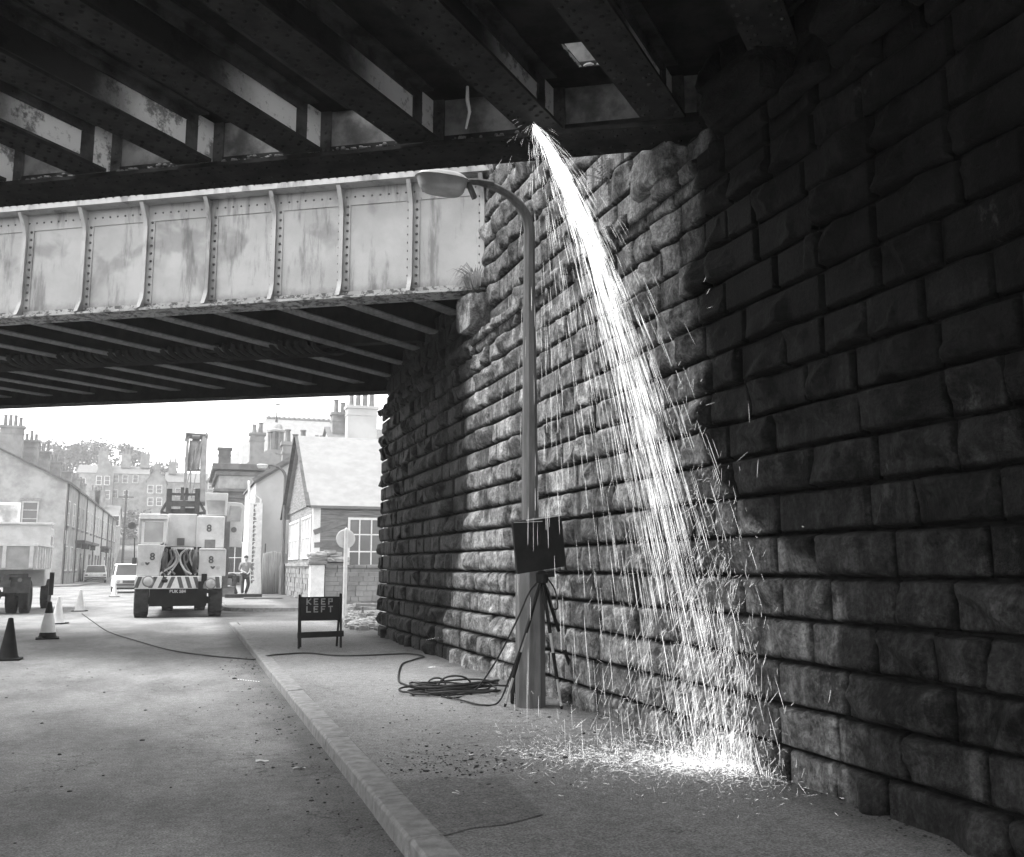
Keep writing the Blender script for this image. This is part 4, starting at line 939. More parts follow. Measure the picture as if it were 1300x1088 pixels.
for i in range(26):
    q = random.random(); p = at_y(395 + q * 42, 712 - random.random() * 13 * math.sin(math.pi * (.15 + .8 * q)), 36.9 + random.uniform(-.1, .25)); V, Fq, _ = rough_block(p, (random.uniform(.35, .7), .4, random.uniform(.12, .2)), i + 60, 4); st.add(V, Fq.tolist())
tag(st.build('stacked_stones', M['hstone']), 'loose stones stacked on top of the low wall by the gate pier', 'stones', kind='stuff')

# ------------------------------------------------------------------ cream gable wall with the sign, fence, dark building and roofs behind
t = thing('rendered_building', 'plain cream rendered building with a sloping roof line beside the tall sign', 'building', (3.1, 48, 0))
p1, p2, p3 = at_y(322, 612, 48), at_y(382, 578, 48), at_y(440, 600, 48)
mb = MB(); mb.prism([(3.12, 48, -.3), (p3[0], 48, -.3), (p3[0], 48, p3[2]), (p2[0], 48, p2[2]), (3.12, 48, p1[2])], (0, 9, 0)); mb.build('wall', M['render'], t, world=True)
mb = MB(); mb.bar((3.0, 47.9, p1[2] + .03), (p2[0], 47.9, p2[2] + .1), .3, .1, (0, 1, 0)); mb.para((3.0, 47.75, p1[2]), (p2[0] - 3.0, 0, p2[2] - p1[2] + .03), (0, 9.4, 0), (0, 0, .08)); mb.build('roof', M['slate'], t, world=True)
pipe(t, [at_y(331, 768, 47.85), at_y(331, 634, 47.85), at_y(324, 628, 47.85), at_y(318, 636, 47.85)], .05, M['white'])
pipe(t, [at_y(316, 610, 47.7), at_y(316.5, 634, 47.7)], .07, M['white'])
chimney(t, at_y(374, 588, 51), 1.3, .7, .9, 3, UX, M['hstone2'], .55)
tsg = thing('vertical_sign', 'tall narrow white signboard with a column of dark lettering', 'sign', at_y(322, 765, 47.6))
a, b = at_y(317, 638, 47.6), at_y(329, 762, 47.6); mb = MB(); mb.para((a[0], 47.6, b[2]), (b[0] - a[0], 0, 0), (0, .06, 0), (0, 0, a[2] - b[2])); sb2 = mb.build('board', M['white'], tsg, world=True)
mb = MB(); z = a[2] - .12
while z > b[2] + .9:
    if random.random() < .88:
        for q in range(random.choice((2, 3))): mb.para((a[0] + .20 + random.uniform(-.015, .015), 47.592, z - .05 * q), (random.uniform(.06, .15), 0, 0), (0, .006, 0), (0, 0, .03))
        mb.para((a[0] + .20, 47.592, z - .12), (.035, 0, 0), (0, .006, 0), (0, 0, .13))
    z -= .20
mb.build('lettering', M['dgrey'], sb2, world=True)
mb = MB()
for zz in (a[2] - .1, (a[2] + b[2]) / 2, b[2] + .4): mb.para((a[0] + .1, 47.66, zz), (.1, 0, 0), (0, .5, 0), (0, 0, .06))
mb.build('bracket', M['dgrey'], tsg, world=True)
t = thing('corrugated_fence', 'tall weathered corrugated sheet fence between the sign and the shed', 'fence', at_y(349, 766, 47.2))
for (xa, xb, ya, yb, tp_) in ((334, 351, 703, 700, 0), (352, 366, 701, 704, 0)):
    a, b = at_y(xa, ya, 47.2), at_y(xb, yb, 47.2); n = 22; vs_ = []; fs = []
    for i in range(n + 1):
        q = i / n; x = a[0] + (b[0] - a[0]) * q; yv = 47.2 + .04 * math.sin(i * 2.2); vs_ += [(x, yv, -.05), (x, yv + .05, a[2] + (b[2] - a[2]) * q + .04 * math.sin(q * 3))]
    mb = MB(); mb.add(vs_, [(2 * i, 2 * i + 2, 2 * i + 3, 2 * i + 1) for i in range(n)]); o = mb.build('sheet', M['iron_sheet'], t, smooth=80, world=True); sm = o.modifiers.new('thick', 'SOLIDIFY'); sm.thickness = .01
mb = MB()
for px in (337, 366): p = at_y(px, 690, 47.3); mb.tube([(p[0], 47.3, 0), (p[0], 47.3, p[2])], .03, 6)
mb.build('post', M['dgrey'], t, world=True)
# dark cornice building
D = 70.0; a = at_y(284, 590, D); x0, x1 = 2.0, 8.6
t = thing('cornice_building', 'sooty dark stone building with a heavy cornice behind the crane', 'building', (5, D, 0))
zc = a[2]; mb = MB(); mb.para((x0, D, -.3), (x1 - x0, 0, 0), (0, 11, 0), (0, 0, zc + .3)); mb.build('wall', M['dark_bldg'], t, world=True)
mb = MB()
for z, o_, h_ in ((zc - .35, .45, .42), (zc - .75, .22, .30), (zc - 1.9, .32, .22), (zc - 2.35, .14, .2)): mb.para((x0 - o_, D - o_, z), (x1 - x0 + 2 * o_, 0, 0), (0, 11 + 2 * o_, 0), (0, 0, h_))
mb.build('cornice', M['dark_bldg'], t, bevel=.03, world=True)
mb = MB(); mb.para((x0 + .01, D - .03, zc - 1.66), (x1 - x0 - .02, 0, 0), (0, .028, 0), (0, 0, .9)); mb.build('frieze', M['hstone'], t, world=True)
for k in range(3): window(t, (x0, D + 2 + 3.2 * k, 4.6), 1.2, 2.2, UY, -UX, (2, 2)); window(t, (x0, D + 2 + 3.2 * k, 1.6), 1.4, 2.2, UY, -UX, (2, 2))
window(t, (x0 + 1.3, D, 2.0), 1.1, 2.2, UX, -UY, (2, 2))
chimney(t, (x0 + .5, D + 5, zc - .0), .9, .7, 1.6, 0, UX, M['dark_bldg'])
p = at_y(325, 592, D + 2); chimney(t, (p[0], D + 2, p[2]), 1.0, .8, at_y(325, 553, D + 2)[2] - p[2], 2, UX, M['hstone2'], .8)
pipe(t, [(at_y(307, 590, D)[0], D + 1, zc), (at_y(307, 552, D)[0], D + 1, at_y(307, 552, D + 1)[2])], .09, M['white'])
mb = MB(); a, b, c = at_y(300, 590, D + 1.5), at_y(341, 570, D + 1.5), at_y(380, 592, D + 1.5); mb.prism([a - ZV * .4, c - ZV * .4, b], (0, 5, 0)); mb.build('attic_roof', M['slate_pale'], t, world=True)
# cupola
p = at_y(349, 590, D + 4); zt_ = lambda py: at_y(349, py, D + 4)[2]; kx = lambda n: n / (1213 / ((D + 4) * math.cos(YAW) + p[0] * math.sin(YAW)))
tc = thing('cupola', 'octagonal roof cupola with a domed cap and weather vane', 'cupola', (p[0], D + 4, zt_(592)))
Z0 = zt_(592); mb = MB(); mb.lathe([(kx(11.5), -1.5), (kx(11.5), zt_(578) - Z0), (kx(13), zt_(577) - Z0), (kx(13), zt_(572) - Z0)], (0, 0, 0), 8); mb.build('base', M['hstone'], tc)
mb = MB()
for k in range(8): a_ = 2 * math.pi * (k + .5) / 8; mb.bar((kx(9) * math.cos(a_), kx(9) * math.sin(a_), zt_(572) - Z0), (kx(9) * math.cos(a_), kx(9) * math.sin(a_), zt_(549) - Z0), .14, .14)
mb.lathe([(kx(6.5), zt_(573) - Z0), (kx(6.5), zt_(548) - Z0)], (0, 0, 0), 8); mb.build('lantern_stage', M['hstone2'], tc)
mb = MB(); mb.lathe([(kx(11), zt_(549) - Z0), (kx(11.5), zt_(546.5) - Z0), (kx(8.5), zt_(545) - Z0), (kx(8), zt_(542) - Z0), (kx(6.5), zt_(539) - Z0), (kx(3), zt_(537) - Z0), (.02, zt_(536) - Z0)], (0, 0, 0), 16); mb.build('dome', M['hstone'], tc, smooth=40)
mb = MB(); mb.tube([(0, 0, zt_(537) - Z0), (0, 0, zt_(529) - Z0), (0, 0, zt_(512) - Z0)], [.12, .05, .03], 6); mb.build('weather_vane', M['dgrey'], tc); mb = MB(); mb.prism([(-.25, 0, zt_(514) - Z0), (.2, 0, zt_(514.5) - Z0), (.25, 0, zt_(512.5) - Z0), (-.1, 0, zt_(513) - Z0)], (0, .03, 0)); mb.build('vane_arrow', M['dgrey'], tc)
# big pale roof behind
Y = 92.; ax_, bx_ = at_y(283, 590, Y)[0], at_y(520, 590, Y)[0]; rx = at_y(338, 530, Y + 9)[0]; zr_, ze_ = at_y(338, 531, Y + 9)[2], at_y(300, 594, Y)[2]
t = thing('hall', 'large hall with a broad pale hipped roof on the skyline', 'building', ((ax_ + bx_) / 2, Y, 0)); mb = MB(); mb.para((ax_ + .4, Y + .4, -.3), (bx_ - ax_ - .8, 0, 0), (0, 17.2, 0), (0, 0, ze_ + .3)); mb.build('wall', M['hstone'], t, world=True)
mb = MB(); mb.add([(ax_, Y, ze_), (bx_, Y, ze_), (bx_, Y + 18, ze_), (ax_, Y + 18, ze_), (rx, Y + 9, zr_), (bx_ - 3, Y + 9, zr_)], [(0, 1, 5, 4), (2, 3, 4, 5), (3, 0, 4), (1, 2, 5), (3, 2, 1, 0)]); mb.build('roof', M['slate_pale'], t, world=True)
mb = MB(); n = 40; mb.tube([(rx + (bx_ - 3 - rx) * k / n, Y + 9, zr_ + .05 + (.12 if k % 2 else 0)) for k in range(n + 1)], .16, 6); mb.build('ridge_tiles', M['slate_pale'], t, world=True)
# house with the big chimney stacks by the wall end
Y = 60.; t, r = house('chimney_house', 'pale house with two broad chimney stacks rising behind the shed roof', 'house', at_y(426, 560, Y)[0], at_y(530, 560, Y)[0], Y, Y + 8, 0, at_y(440, 572, Y)[2], at_y(440, 545, Y + 4)[2], 'x', M['render'], M['slate'])
p = at_y(458, 560, Y + 1); chimney(t, (p[0], Y + 1, p[2]), (at_y(478, 560, Y)[0] - at_y(440, 560, Y)[0]) , .9, at_y(458, 520, Y + 1)[2] - p[2], 4, UX, M['render'], 1.0)
p = at_y(430, 560, Y + 3); chimney(t, (p[0], Y + 3, p[2]), 1.0, .9, at_y(430, 528, Y + 3)[2] - p[2], 2, UX, M['hstone2'], .9)
p = at_y(411, 560, 75); t = thing('roof_vents', 'row of small chimney pots peeping over the shed ridge', 'chimney', (p[0], 75, p[2])); mb = MB()
mb.box((0, 0, -.8), (1.6, .6, 1.2)); mb.build('stack', M['hstone2'], t)
for k in range(4): mb = MB(); mb.lathe([(.14, -.2), (.12, .35), (.15, .36), (.15, .42)], (-.55 + k * .37, 0, 0), 8); mb.build('chimney_pot', M['pot'], t)

# ------------------------------------------------------------------ mobile crane facing the camera
CL = np.array([-.15, 28.4, 0.]); cr = thing('mobile_crane', 'pale mobile crane lorry facing the camera with striped bumper and raised jib', 'crane', CL)
def C3(px, py, dy=0.): return at_y(px, py, CL[1] + dy)
def cbox(mb, px0, py0, px1, py1, d0, d1):
    a, b = C3(px0, py0, d0), C3(px1, py1, d0); mb.para((a[0], a[1], b[2]), (b[0] - a[0], 0, 0), (0, d1 - d0, 0), (0, 0, a[2] - b[2]))
def wheel(parent, c, r, w_, mt_hub=None, world=True, name='wheel'):
    c = np.asarray(c, float); mb = MB(); h = w_ / 2
    mb.lathe([(r * .55, -h * .8), (r * .62, -h), (r * .9, -h), (r * .98, -h * .8), (r, -h * .5), (r, h * .5), (r * .98, h * .8), (r * .9, h), (r * .62, h), (r * .55, h * .8)], c, 30, 'X')
    for k in range(24):
        a = 2 * math.pi * k / 24
        for sx in (-1, 1): mb.box(c + np.array([sx * h * .55, math.cos(a) * r * 1.0, math.sin(a) * r * 1.0]), (h * .7, .05, .025), 0, a + math.pi / 2)
    wh = mb.build(name, M['rubber'], parent, smooth=35, world=world)
    mb = MB(); mb.lathe([(.02, -h * .75), (r * .2, -h * .75), (r * .25, -h * .55), (r * .56, -h * .5), (r * .56, h * .5), (r * .25, h * .55), (r * .2, h * .75), (.02, h * .75)], c, 20, 'X'); mb.build('hub', mt_hub or M['mgrey'], wh, smooth=30, world=world); return wh
for px in (178.5, 272): c = C3(px, 783, .45); wheel(cr, (c[0], c[1], .52), .52, .36)
for px in (212, 253):
    c = C3(px, 780, 4.6)
    wheel(cr, (c[0], c[1], .50), .50, .34); 
mb = MB(); cbox(mb, 190, 748, 262, 769, .12, 6.0); cbox(mb, 186, 758, 266, 766, .55, .75); mb.build('chassis', M['black'], cr, world=True)
mb = MB(); cbox(mb, 171.5, 731.5, 281, 747, -.06, .25); bm = mb.build('bumper', M['white'], cr, bevel=.012, world=True)
for k, (x, lean) in enumerate(((173.5, 4), (192, 5), (204, 5), (215, 4.5), (229, -2.5), (239.5, -3), (250, -3), (276, -1))):
    a, b, c, d = C3(x - 2 + lean, 732.2, -.066), C3(x + 3.2 + lean, 732.2, -.066), C3(x + 3.2 - lean * .4, 746.4, -.066), C3(x - 2 - lean * .4, 746.4, -.066); mb = MB(); mb.prism([a, b, c, d], (0, .005, 0)); mb.build('stripe', M['stripe'], bm, world=True)
for px, py in ((188, 738), (267.5, 741)):
    c = C3(px, py, -.18); mb = MB(); mb.lathe([(.10, .14), (.15, .05), (.155, 0), (.135, -.012)], c, 24, 'Y'); hl = mb.build('headlight', M['mgrey'], cr, smooth=40, world=True)
    mb = MB(); mb.lathe([(.132, -.005), (.10, -.03), (.04, -.045), (.005, -.048)], c, 24, 'Y'); mb.build('lens', M['glass_pale'], hl, smooth=60, world=True)
mb = MB(); cbox(mb, 213, 748, 238, 753.6, -.08, -.06); npl = mb.build('number_plate', M['black'], cr, world=True)
tx = text_mesh('plate_lettering', 'BUK 584', .115, M['lgrey'], npl, .003, .004); tx.location = Vector(tuple(C3(225.5, 750.9, -.085) - CL)); tx.rotation_euler = (math.pi / 2, 0, 0)
mb = MB(); cbox(mb, 175, 690.5, 202, 731.5, .02, 1.9); mb.prism([C3(202, 693, .02), C3(209.5, 690.6, .02), C3(201.9, 731, .02)], (0, 1.5, 0)); cbox(mb, 176.5, 656, 211, 690.4, .10, 1.9); cab = mb.build('cab', M['cream'], cr, bevel=.03, world=True)
mb = MB(); cbox(mb, 177.5, 652, 213, 659.5, .0, 2.0); mb.build('cab_roof', M['white'], cab, bevel=.02, world=True)
mb = MB(); cbox(mb, 182, 662.5, 208.5, 689, .08, .105); wf = mb.build('windscreen', M['glass_pale'], cab, world=True)
mb = MB()
for q in ((180.5, 660.5, 182.4, 690.6), (208, 660.5, 210, 690.6), (182.4, 660.5, 208, 662.8), (182.4, 688.4, 208, 690.6)): cbox(mb, *q, .06, .12)
mb.build('windscreen_frame', M['white'], wf, world=True)
mb = MB(); cbox(mb, 253, 697, 286, 731.5, .02, 1.9); cbox(mb, 253, 696.2, 286.5, 698.5, -.01, 1.9); hd_ = mb.build('engine_cover', M['cream'], cr, bevel=.03, world=True)
mb = MB(); cbox(mb, 202, 694, 254, 731.4, .55, 1.9); mb.build('radiator', M['black'], cr, world=True)
for px in (208, 249):
    mb = MB(); c = C3(px, 713, .35); mb.lathe([(.30, -.10), (.34, -.06), (.34, .06), (.30, .1)], c * np.array([1, 1, 1]), 18, 'X'); mb.lathe([(.42, -.02), (.42, .02)], c, 18, 'X'); mb.build('hose_reel', M['dgrey'], cr, smooth=30, world=True)
mb = MB(); mb.tube([C3(217, 696, .25), C3(246, 696.5, .25)], .03, 8); mb.build('hose_rail', M['lgrey'], cr, world=True)
for pts in ([(221, 697), (224, 708), (219, 718), (205, 727), (203, 731)], [(223, 697), (227, 709), (221, 720), (213, 730)], [(219, 697), (221, 706), (214, 716), (206, 726)], [(238, 697), (230, 703), (229, 713), (235, 724), (243, 729)], [(240, 697), (234, 705), (235, 716), (241, 728)], [(243, 697), (241, 706), (244, 717), (252, 726)], [(245, 697), (244, 708), (250, 720), (256, 725)], [(206, 700), (202, 712), (204, 724), (210, 731)], [(251, 700), (255, 712), (251, 724), (247, 731)], [(212, 697), (208, 707), (213, 720), (222, 729)], [(236, 698), (239, 710), (233, 720), (238, 731)], [(216, 698), (218, 712), (211, 722), (216, 731)]):
    mb = MB(); mb.tube(smooth_path([C3(x, y, .12 + .1 * math.sin(i * 1.3)) for i, (x, y) in enumerate(pts)], 6), .030, 7); mb.build('hydraulic_hose', M['palehose'] if pts[0][0] in (221, 223, 238, 243) else M['mgrey'], cr, smooth=60, world=True)
mb = MB(); cbox(mb, 213.5, 652, 250, 695, 1.95, 6.2); cbox(mb, 250.02, 655, 284, 696, 1.9, 6.0); ub = mb.build('superstructure', M['cream'], cr, bevel=.03, world=True)
mb = MB(); cbox(mb, 225, 683, 234, 692.5, 1.93, 1.95); cbox(mb, 260, 685, 273, 696, 1.88, 1.9); cbox(mb, 250, 652.3, 250.4, 694, 1.93, 1.97); mb.build('vent_panel', M['mgrey'], ub, world=True)
for (px, py, dy, par, sz) in ((265.5, 671, 1.89, ub, .26), (193.5, 707, .005, cab, .24), (268, 711, .005, hd_, .24)):
    tx = text_mesh('number', '8', sz * 1.15, M['stripe'], par, .004, .006); tx.location = Vector(tuple(C3(px, py, dy) - CL)); tx.rotation_euler = (math.pi / 2, 0, 0)
for (px, py, dy, par) in ((187, 716, .01, cab), (270, 721, .01, hd_)):
    mb = MB(); c = C3(px, py, dy); mb.prism([c + np.array([-.07, 0, .04]), c + np.array([-.03, 0, .05]), c + np.array([0, 0, .03]), c + np.array([.03, 0, .05]), c + np.array([.07, 0, .04]), c + np.array([.02, 0, -.03]), c + np.array([-.02, 0, -.03])], (0, .012, 0)); mb.build('badge', M['stripe'], par, world=True)
    mb = MB(); c = C3(px - 6 if px < 200 else px + 7, py - .3, dy); mb.lathe([(.05, .01), (.05, -.006), (.035, -.008)], c, 16, 'Y'); mb.build('badge_ring', M['lgrey'], par, world=True)
# jib foot frame, jib, ropes
mb = MB(); d0 = 2.3
for px in (214.5, 250.5): cbox(mb, px - 2.6, 620, px + 2.6, 652, d0, d0 + .25)
cbox(mb, 217.2, 625.5, 247.8, 629, d0 + .02, d0 + .2); cbox(mb, 217.2, 635.5, 247.8, 643, d0 + .02, d0 + .22); cbox(mb, 229, 643, 235, 652, d0 + .02, d0 + .2); cbox(mb, 229.5, 618.5, 233, 635, d0 - .03, d0 + .1); cbox(mb, 235.5, 619, 238.5, 635, d0 - .03, d0 + .1)
for sg, xa, xb in ((-1, 213, 203.5), (1, 252, 261.5)):
    mb.prism([C3(xa, 632, d0 + .05), C3(xb, 648, d0 + .05), C3(xb, 653, d0 + .05), C3(xa, 653, d0 + .05), C3(xa, 650, d0 + .05), C3(xa + sg * 6, 649, d0 + .05), C3(xa, 638, d0 + .05)], (0, .15, 0))
cbox(mb, 217.2, 646, 228.8, 652, d0 + .1, d0 + .3); cbox(mb, 235.2, 645, 247.8, 652, d0 + .1, d0 + .3); mb.build('jib_frame', M['dgrey'], cr, bevel=.01, world=True)
jb = MB(); jb.bar(C3(233.5, 640, 2.6), C3(238.5, 556, 4.2), .085, .16, (0, 1, 0)); jb.bar(C3(257, 640, 2.6), C3(260, 556, 4.2), .15, .16, (0, 1, 0)); jb.bar(C3(254, 640, 2.6), C3(256, 558, 4.2), .05, .1, (0, 1, 0))
a, b, c, d = C3(241, 559, 4.15), C3(255.5, 560, 4.15), C3(253.5, 596, 3.4), C3(237, 596, 3.4); jb.prism([a, b, c, d], (0, .03, .012)); jib = jb.build('jib', M['mgrey'], cr, world=True)
mb = MB(); mb.bar(C3(236, 597, 3.4), C3(254, 597, 3.4), .05, .06); mb.bar(C3(236, 553, 4.25), C3(264, 555, 4.25), .16, .18); mb.build('jib_head', M['mgrey'], jib, world=True)
for px in (236.5, 262): mb = MB(); mb.lathe([(.12, -.03), (.14, 0), (.12, .03)], C3(px, 554, 4.2), 16, 'X'); mb.bar(C3(px, 549, 4.2), C3(px, 560, 4.2), .06, .10, (0, 1, 0)); mb.build('sheave', M['mgrey'], jib, world=True)
mb = MB(); mb.lathe([(.10, -.12), (.10, .12)], C3(249, 556, 4.2), 12, 'X'); mb.build('sheave', M['mgrey'], jib, world=True)
mb = MB()
for a, b in (((252, 560), (233, 630)), ((247, 563), (239, 630)), ((240, 560), (231, 600)), ((257, 560), (243, 632)), ((236, 553), (228, 596)), ((260, 566), (262, 625)), ((242, 597), (242, 625))): mb.tube([C3(*a, 4.1), C3(*b, 2.6)], .014, 5)
mb.build('hoist_rope', M['mgrey'], jib, world=True)
mb = MB(); a = [C3(258.5, 625, 4.0), C3(290, 626, 4.0), C3(288, 655.2, 4.0), C3(257.5, 654.8, 4.0)]; mb.prism(a, (0, 1.4, 0)); oc = mb.build('operator_cab', M['cream'], cr, bevel=.03, world=True)
mb = MB(); mb.prism([C3(262, 635, 3.98), C3(286, 635.5, 3.98), C3(285, 653.5, 3.98), C3(264, 652.5, 3.98)], (0, .03, 0)); mb.build('cab_window', M['glass_pale'], oc, world=True)
mb = MB(); mb.prism([C3(289, 637, 4.4), C3(307, 638.5, 4.4), C3(311, 643, 4.4), C3(306.5, 695, 4.4), C3(286, 694, 4.4)], (0, .06, 0)); dr = mb.build('cab_door', M['cream'], oc, bevel=.02, world=True)
mb = MB(); mb.prism([C3(292, 642, 4.38), C3(305, 643, 4.38), C3(307, 646, 4.38), C3(305, 662, 4.38), C3(290.5, 661, 4.38)], (0, .03, 0)); mb.build('door_window', M['glass_pale'], dr, world=True)
mb = MB(); mb.lathe([(.09, .0), (.085, -.015)], C3(297, 672.5, 4.39), 14, 'Y'); mb.build('door_badge', M['mgrey'], dr, world=True)
mb = MB(); cbox(mb, 284.2, 662, 289, 745, 4.2, 4.5); mb.build('door_post', M['mgrey'], oc, world=True)
mb = MB(); mb.tube([C3(178, 666, .3), C3(170, 666.5, .1), C3(168, 668, .05)], .014, 6); mb.lathe([(.01, -.03), (.095, -.025), (.105, 0), (.02, .01)], C3(167.5, 667, .05), 16, 'Y'); mb.build('mirror', M['mgrey'], cab, smooth=40, world=True)
mb = MB(); mb.tube([C3(171, 683, .1), C3(170.5, 716, .1)], .016, 6); cbox(mb, 168, 708, 173, 716, .0, .15); mb.build('side_lamp', M['dgrey'], cab, world=True)
mb = MB(); cbox(mb, 252, 738, 257.5, 750, -.2, -.07); cbox(mb, 256, 728.5, 262.5, 738, -.12, .2); cbox(mb, 250, 748.5, 276, 753, -.10, .2); mb.bar(C3(254, 748, -.15), C3(261, 731, -.15), .07, .05, (0, 1, 0)); mb.build('tow_hitch', M['black'], cr, world=True)
mb = MB(); mb.lathe([(.02, -.05), (.07, -.04), (.09, .03), (.04, .06)], C3(209, 737.5, -.1), 12); mb.bar(C3(209, 737, -.1), C3(207, 729, -.1), .03, .03, (0, 1, 0)); mb.build('tow_hook', M['black'], cr, world=True)

# ------------------------------------------------------------------ tipper lorry, rear view, cut by the left edge
LX = -4.22; lr = thing('tipper_lorry', 'pale tipper lorry seen from behind at the left edge of the photo', 'lorry', (LX - 1.15, 33, 0))
yr = 31.6; yf = 35.4
mb = MB(); mb.para((LX - 2.35, yr, 1.30), (2.35, 0, 0), (0, yf - yr, 0), (0, 0, .09)); 
for x in (LX - 2.35, LX - .06): mb.para((x, yr + .05, 1.392), (.06, 0, 0), (0, yf - yr - .05, 0), (0, 0, .62))
mb.para((LX - 2.34, yr, 1.392), (2.33, 0, 0), (0, .05, 0), (0, 0, .60)); bd = mb.build('tipper_body', M['lgrey'], lr, bevel=.01, world=True)
mb = MB()
for k in range(7): mb.para((LX + .001, yr + .25 + k * .55, 1.33), (.05, 0, 0), (0, .12, 0), (0, 0, .66))
for x in (-2.34, -1.6, -.85, -.13): mb.para((LX + x, yr - .05, 1.36), (.1, 0, 0), (0, .049, 0), (0, 0, .66))
mb.para((LX - 2.36, yr - .03, 1.995), (2.42, 0, 0), (0, .1, 0), (0, 0, .07)); mb.para((LX - .08, yr + .08, 2.014), (.14, 0, 0), (0, yf - yr - .1, 0), (0, 0, .06)); mb.build('body_ribs', M['white'], bd, world=True)
mb = MB(); mb.para((LX - 2.35, yf - .02, 1.392), (2.3, 0, 0), (0, .06, 0), (0, 0, 1.38)); mb.para((LX - 2.38, yf - .1, 2.774), (2.36, 0, 0), (0, .9, 0), (0, 0, .07)); mb.build('headboard', M['cream'], lr, bevel=.01, world=True)
mb = MB(); mb.para((LX - 2.25, yf + .1, .75), (2.1, 0, 0), (0, 1.6, 0), (0, 0, 1.95)); cb = mb.build('cab', M['cream'], lr, bevel=.05, world=True); mb = MB(); mb.para((LX - .17, yf + .5, 1.75), (.03, 0, 0), (0, .8, 0), (0, 0, .65)); mb.build('cab_window', M['glass'], cb, world=True)
mb = MB()
for x in (-1.65, -.80): mb.para((LX + x, yr + .1, .88), (.14, 0, 0), (0, 5.0, 0), (0, 0, .28))
mb.para((LX - 1.7, yr + .05, .80), (1.1, 0, 0), (0, .1, 0), (0, 0, .2)); mb.para((LX - 2.2, yr + .9, .5), (2.0, 0, 0), (0, .14, 0), (0, 0, .14)); mb.lathe([(.05, -.2), (.17, -.15), (.17, .15), (.05, .2)], (LX - 1.15, yr + .97, .55), 14, 'X'); mb.build('chassis', M['dgrey'], lr, world=True)
for x in (-.30, -.66, -1.72, -2.08): wheel(lr, (LX + x, yr + 1.0, .48), .48, .27)
for x in (-.18, -2.1): wheel(lr, (LX + x, yf + .75, .48), .48, .25)
for x in (-.82, -2.25): mb = MB(); mb.para((LX + x, yr + .32, .62), (.72, 0, 0), (0, .03, 0), (0, 0, .46)); mb.build('mudguard', M['dgrey'], lr, world=True)
mb = MB(); mb.para((LX - .03, yf + .2, .45), (.14, 0, 0), (0, .03, 0), (0, 0, .75)); mb.build('mudflap', M['black'], lr, world=True)
for x in (-.35, -2.15): mb = MB(); mb.lathe([(.06, .01), (.06, -.02), (.03, -.03)], (LX + x, yr + .04, 1.0), 12, 'Y'); mb.build('tail_lamp', M['mgrey'], lr, world=True)

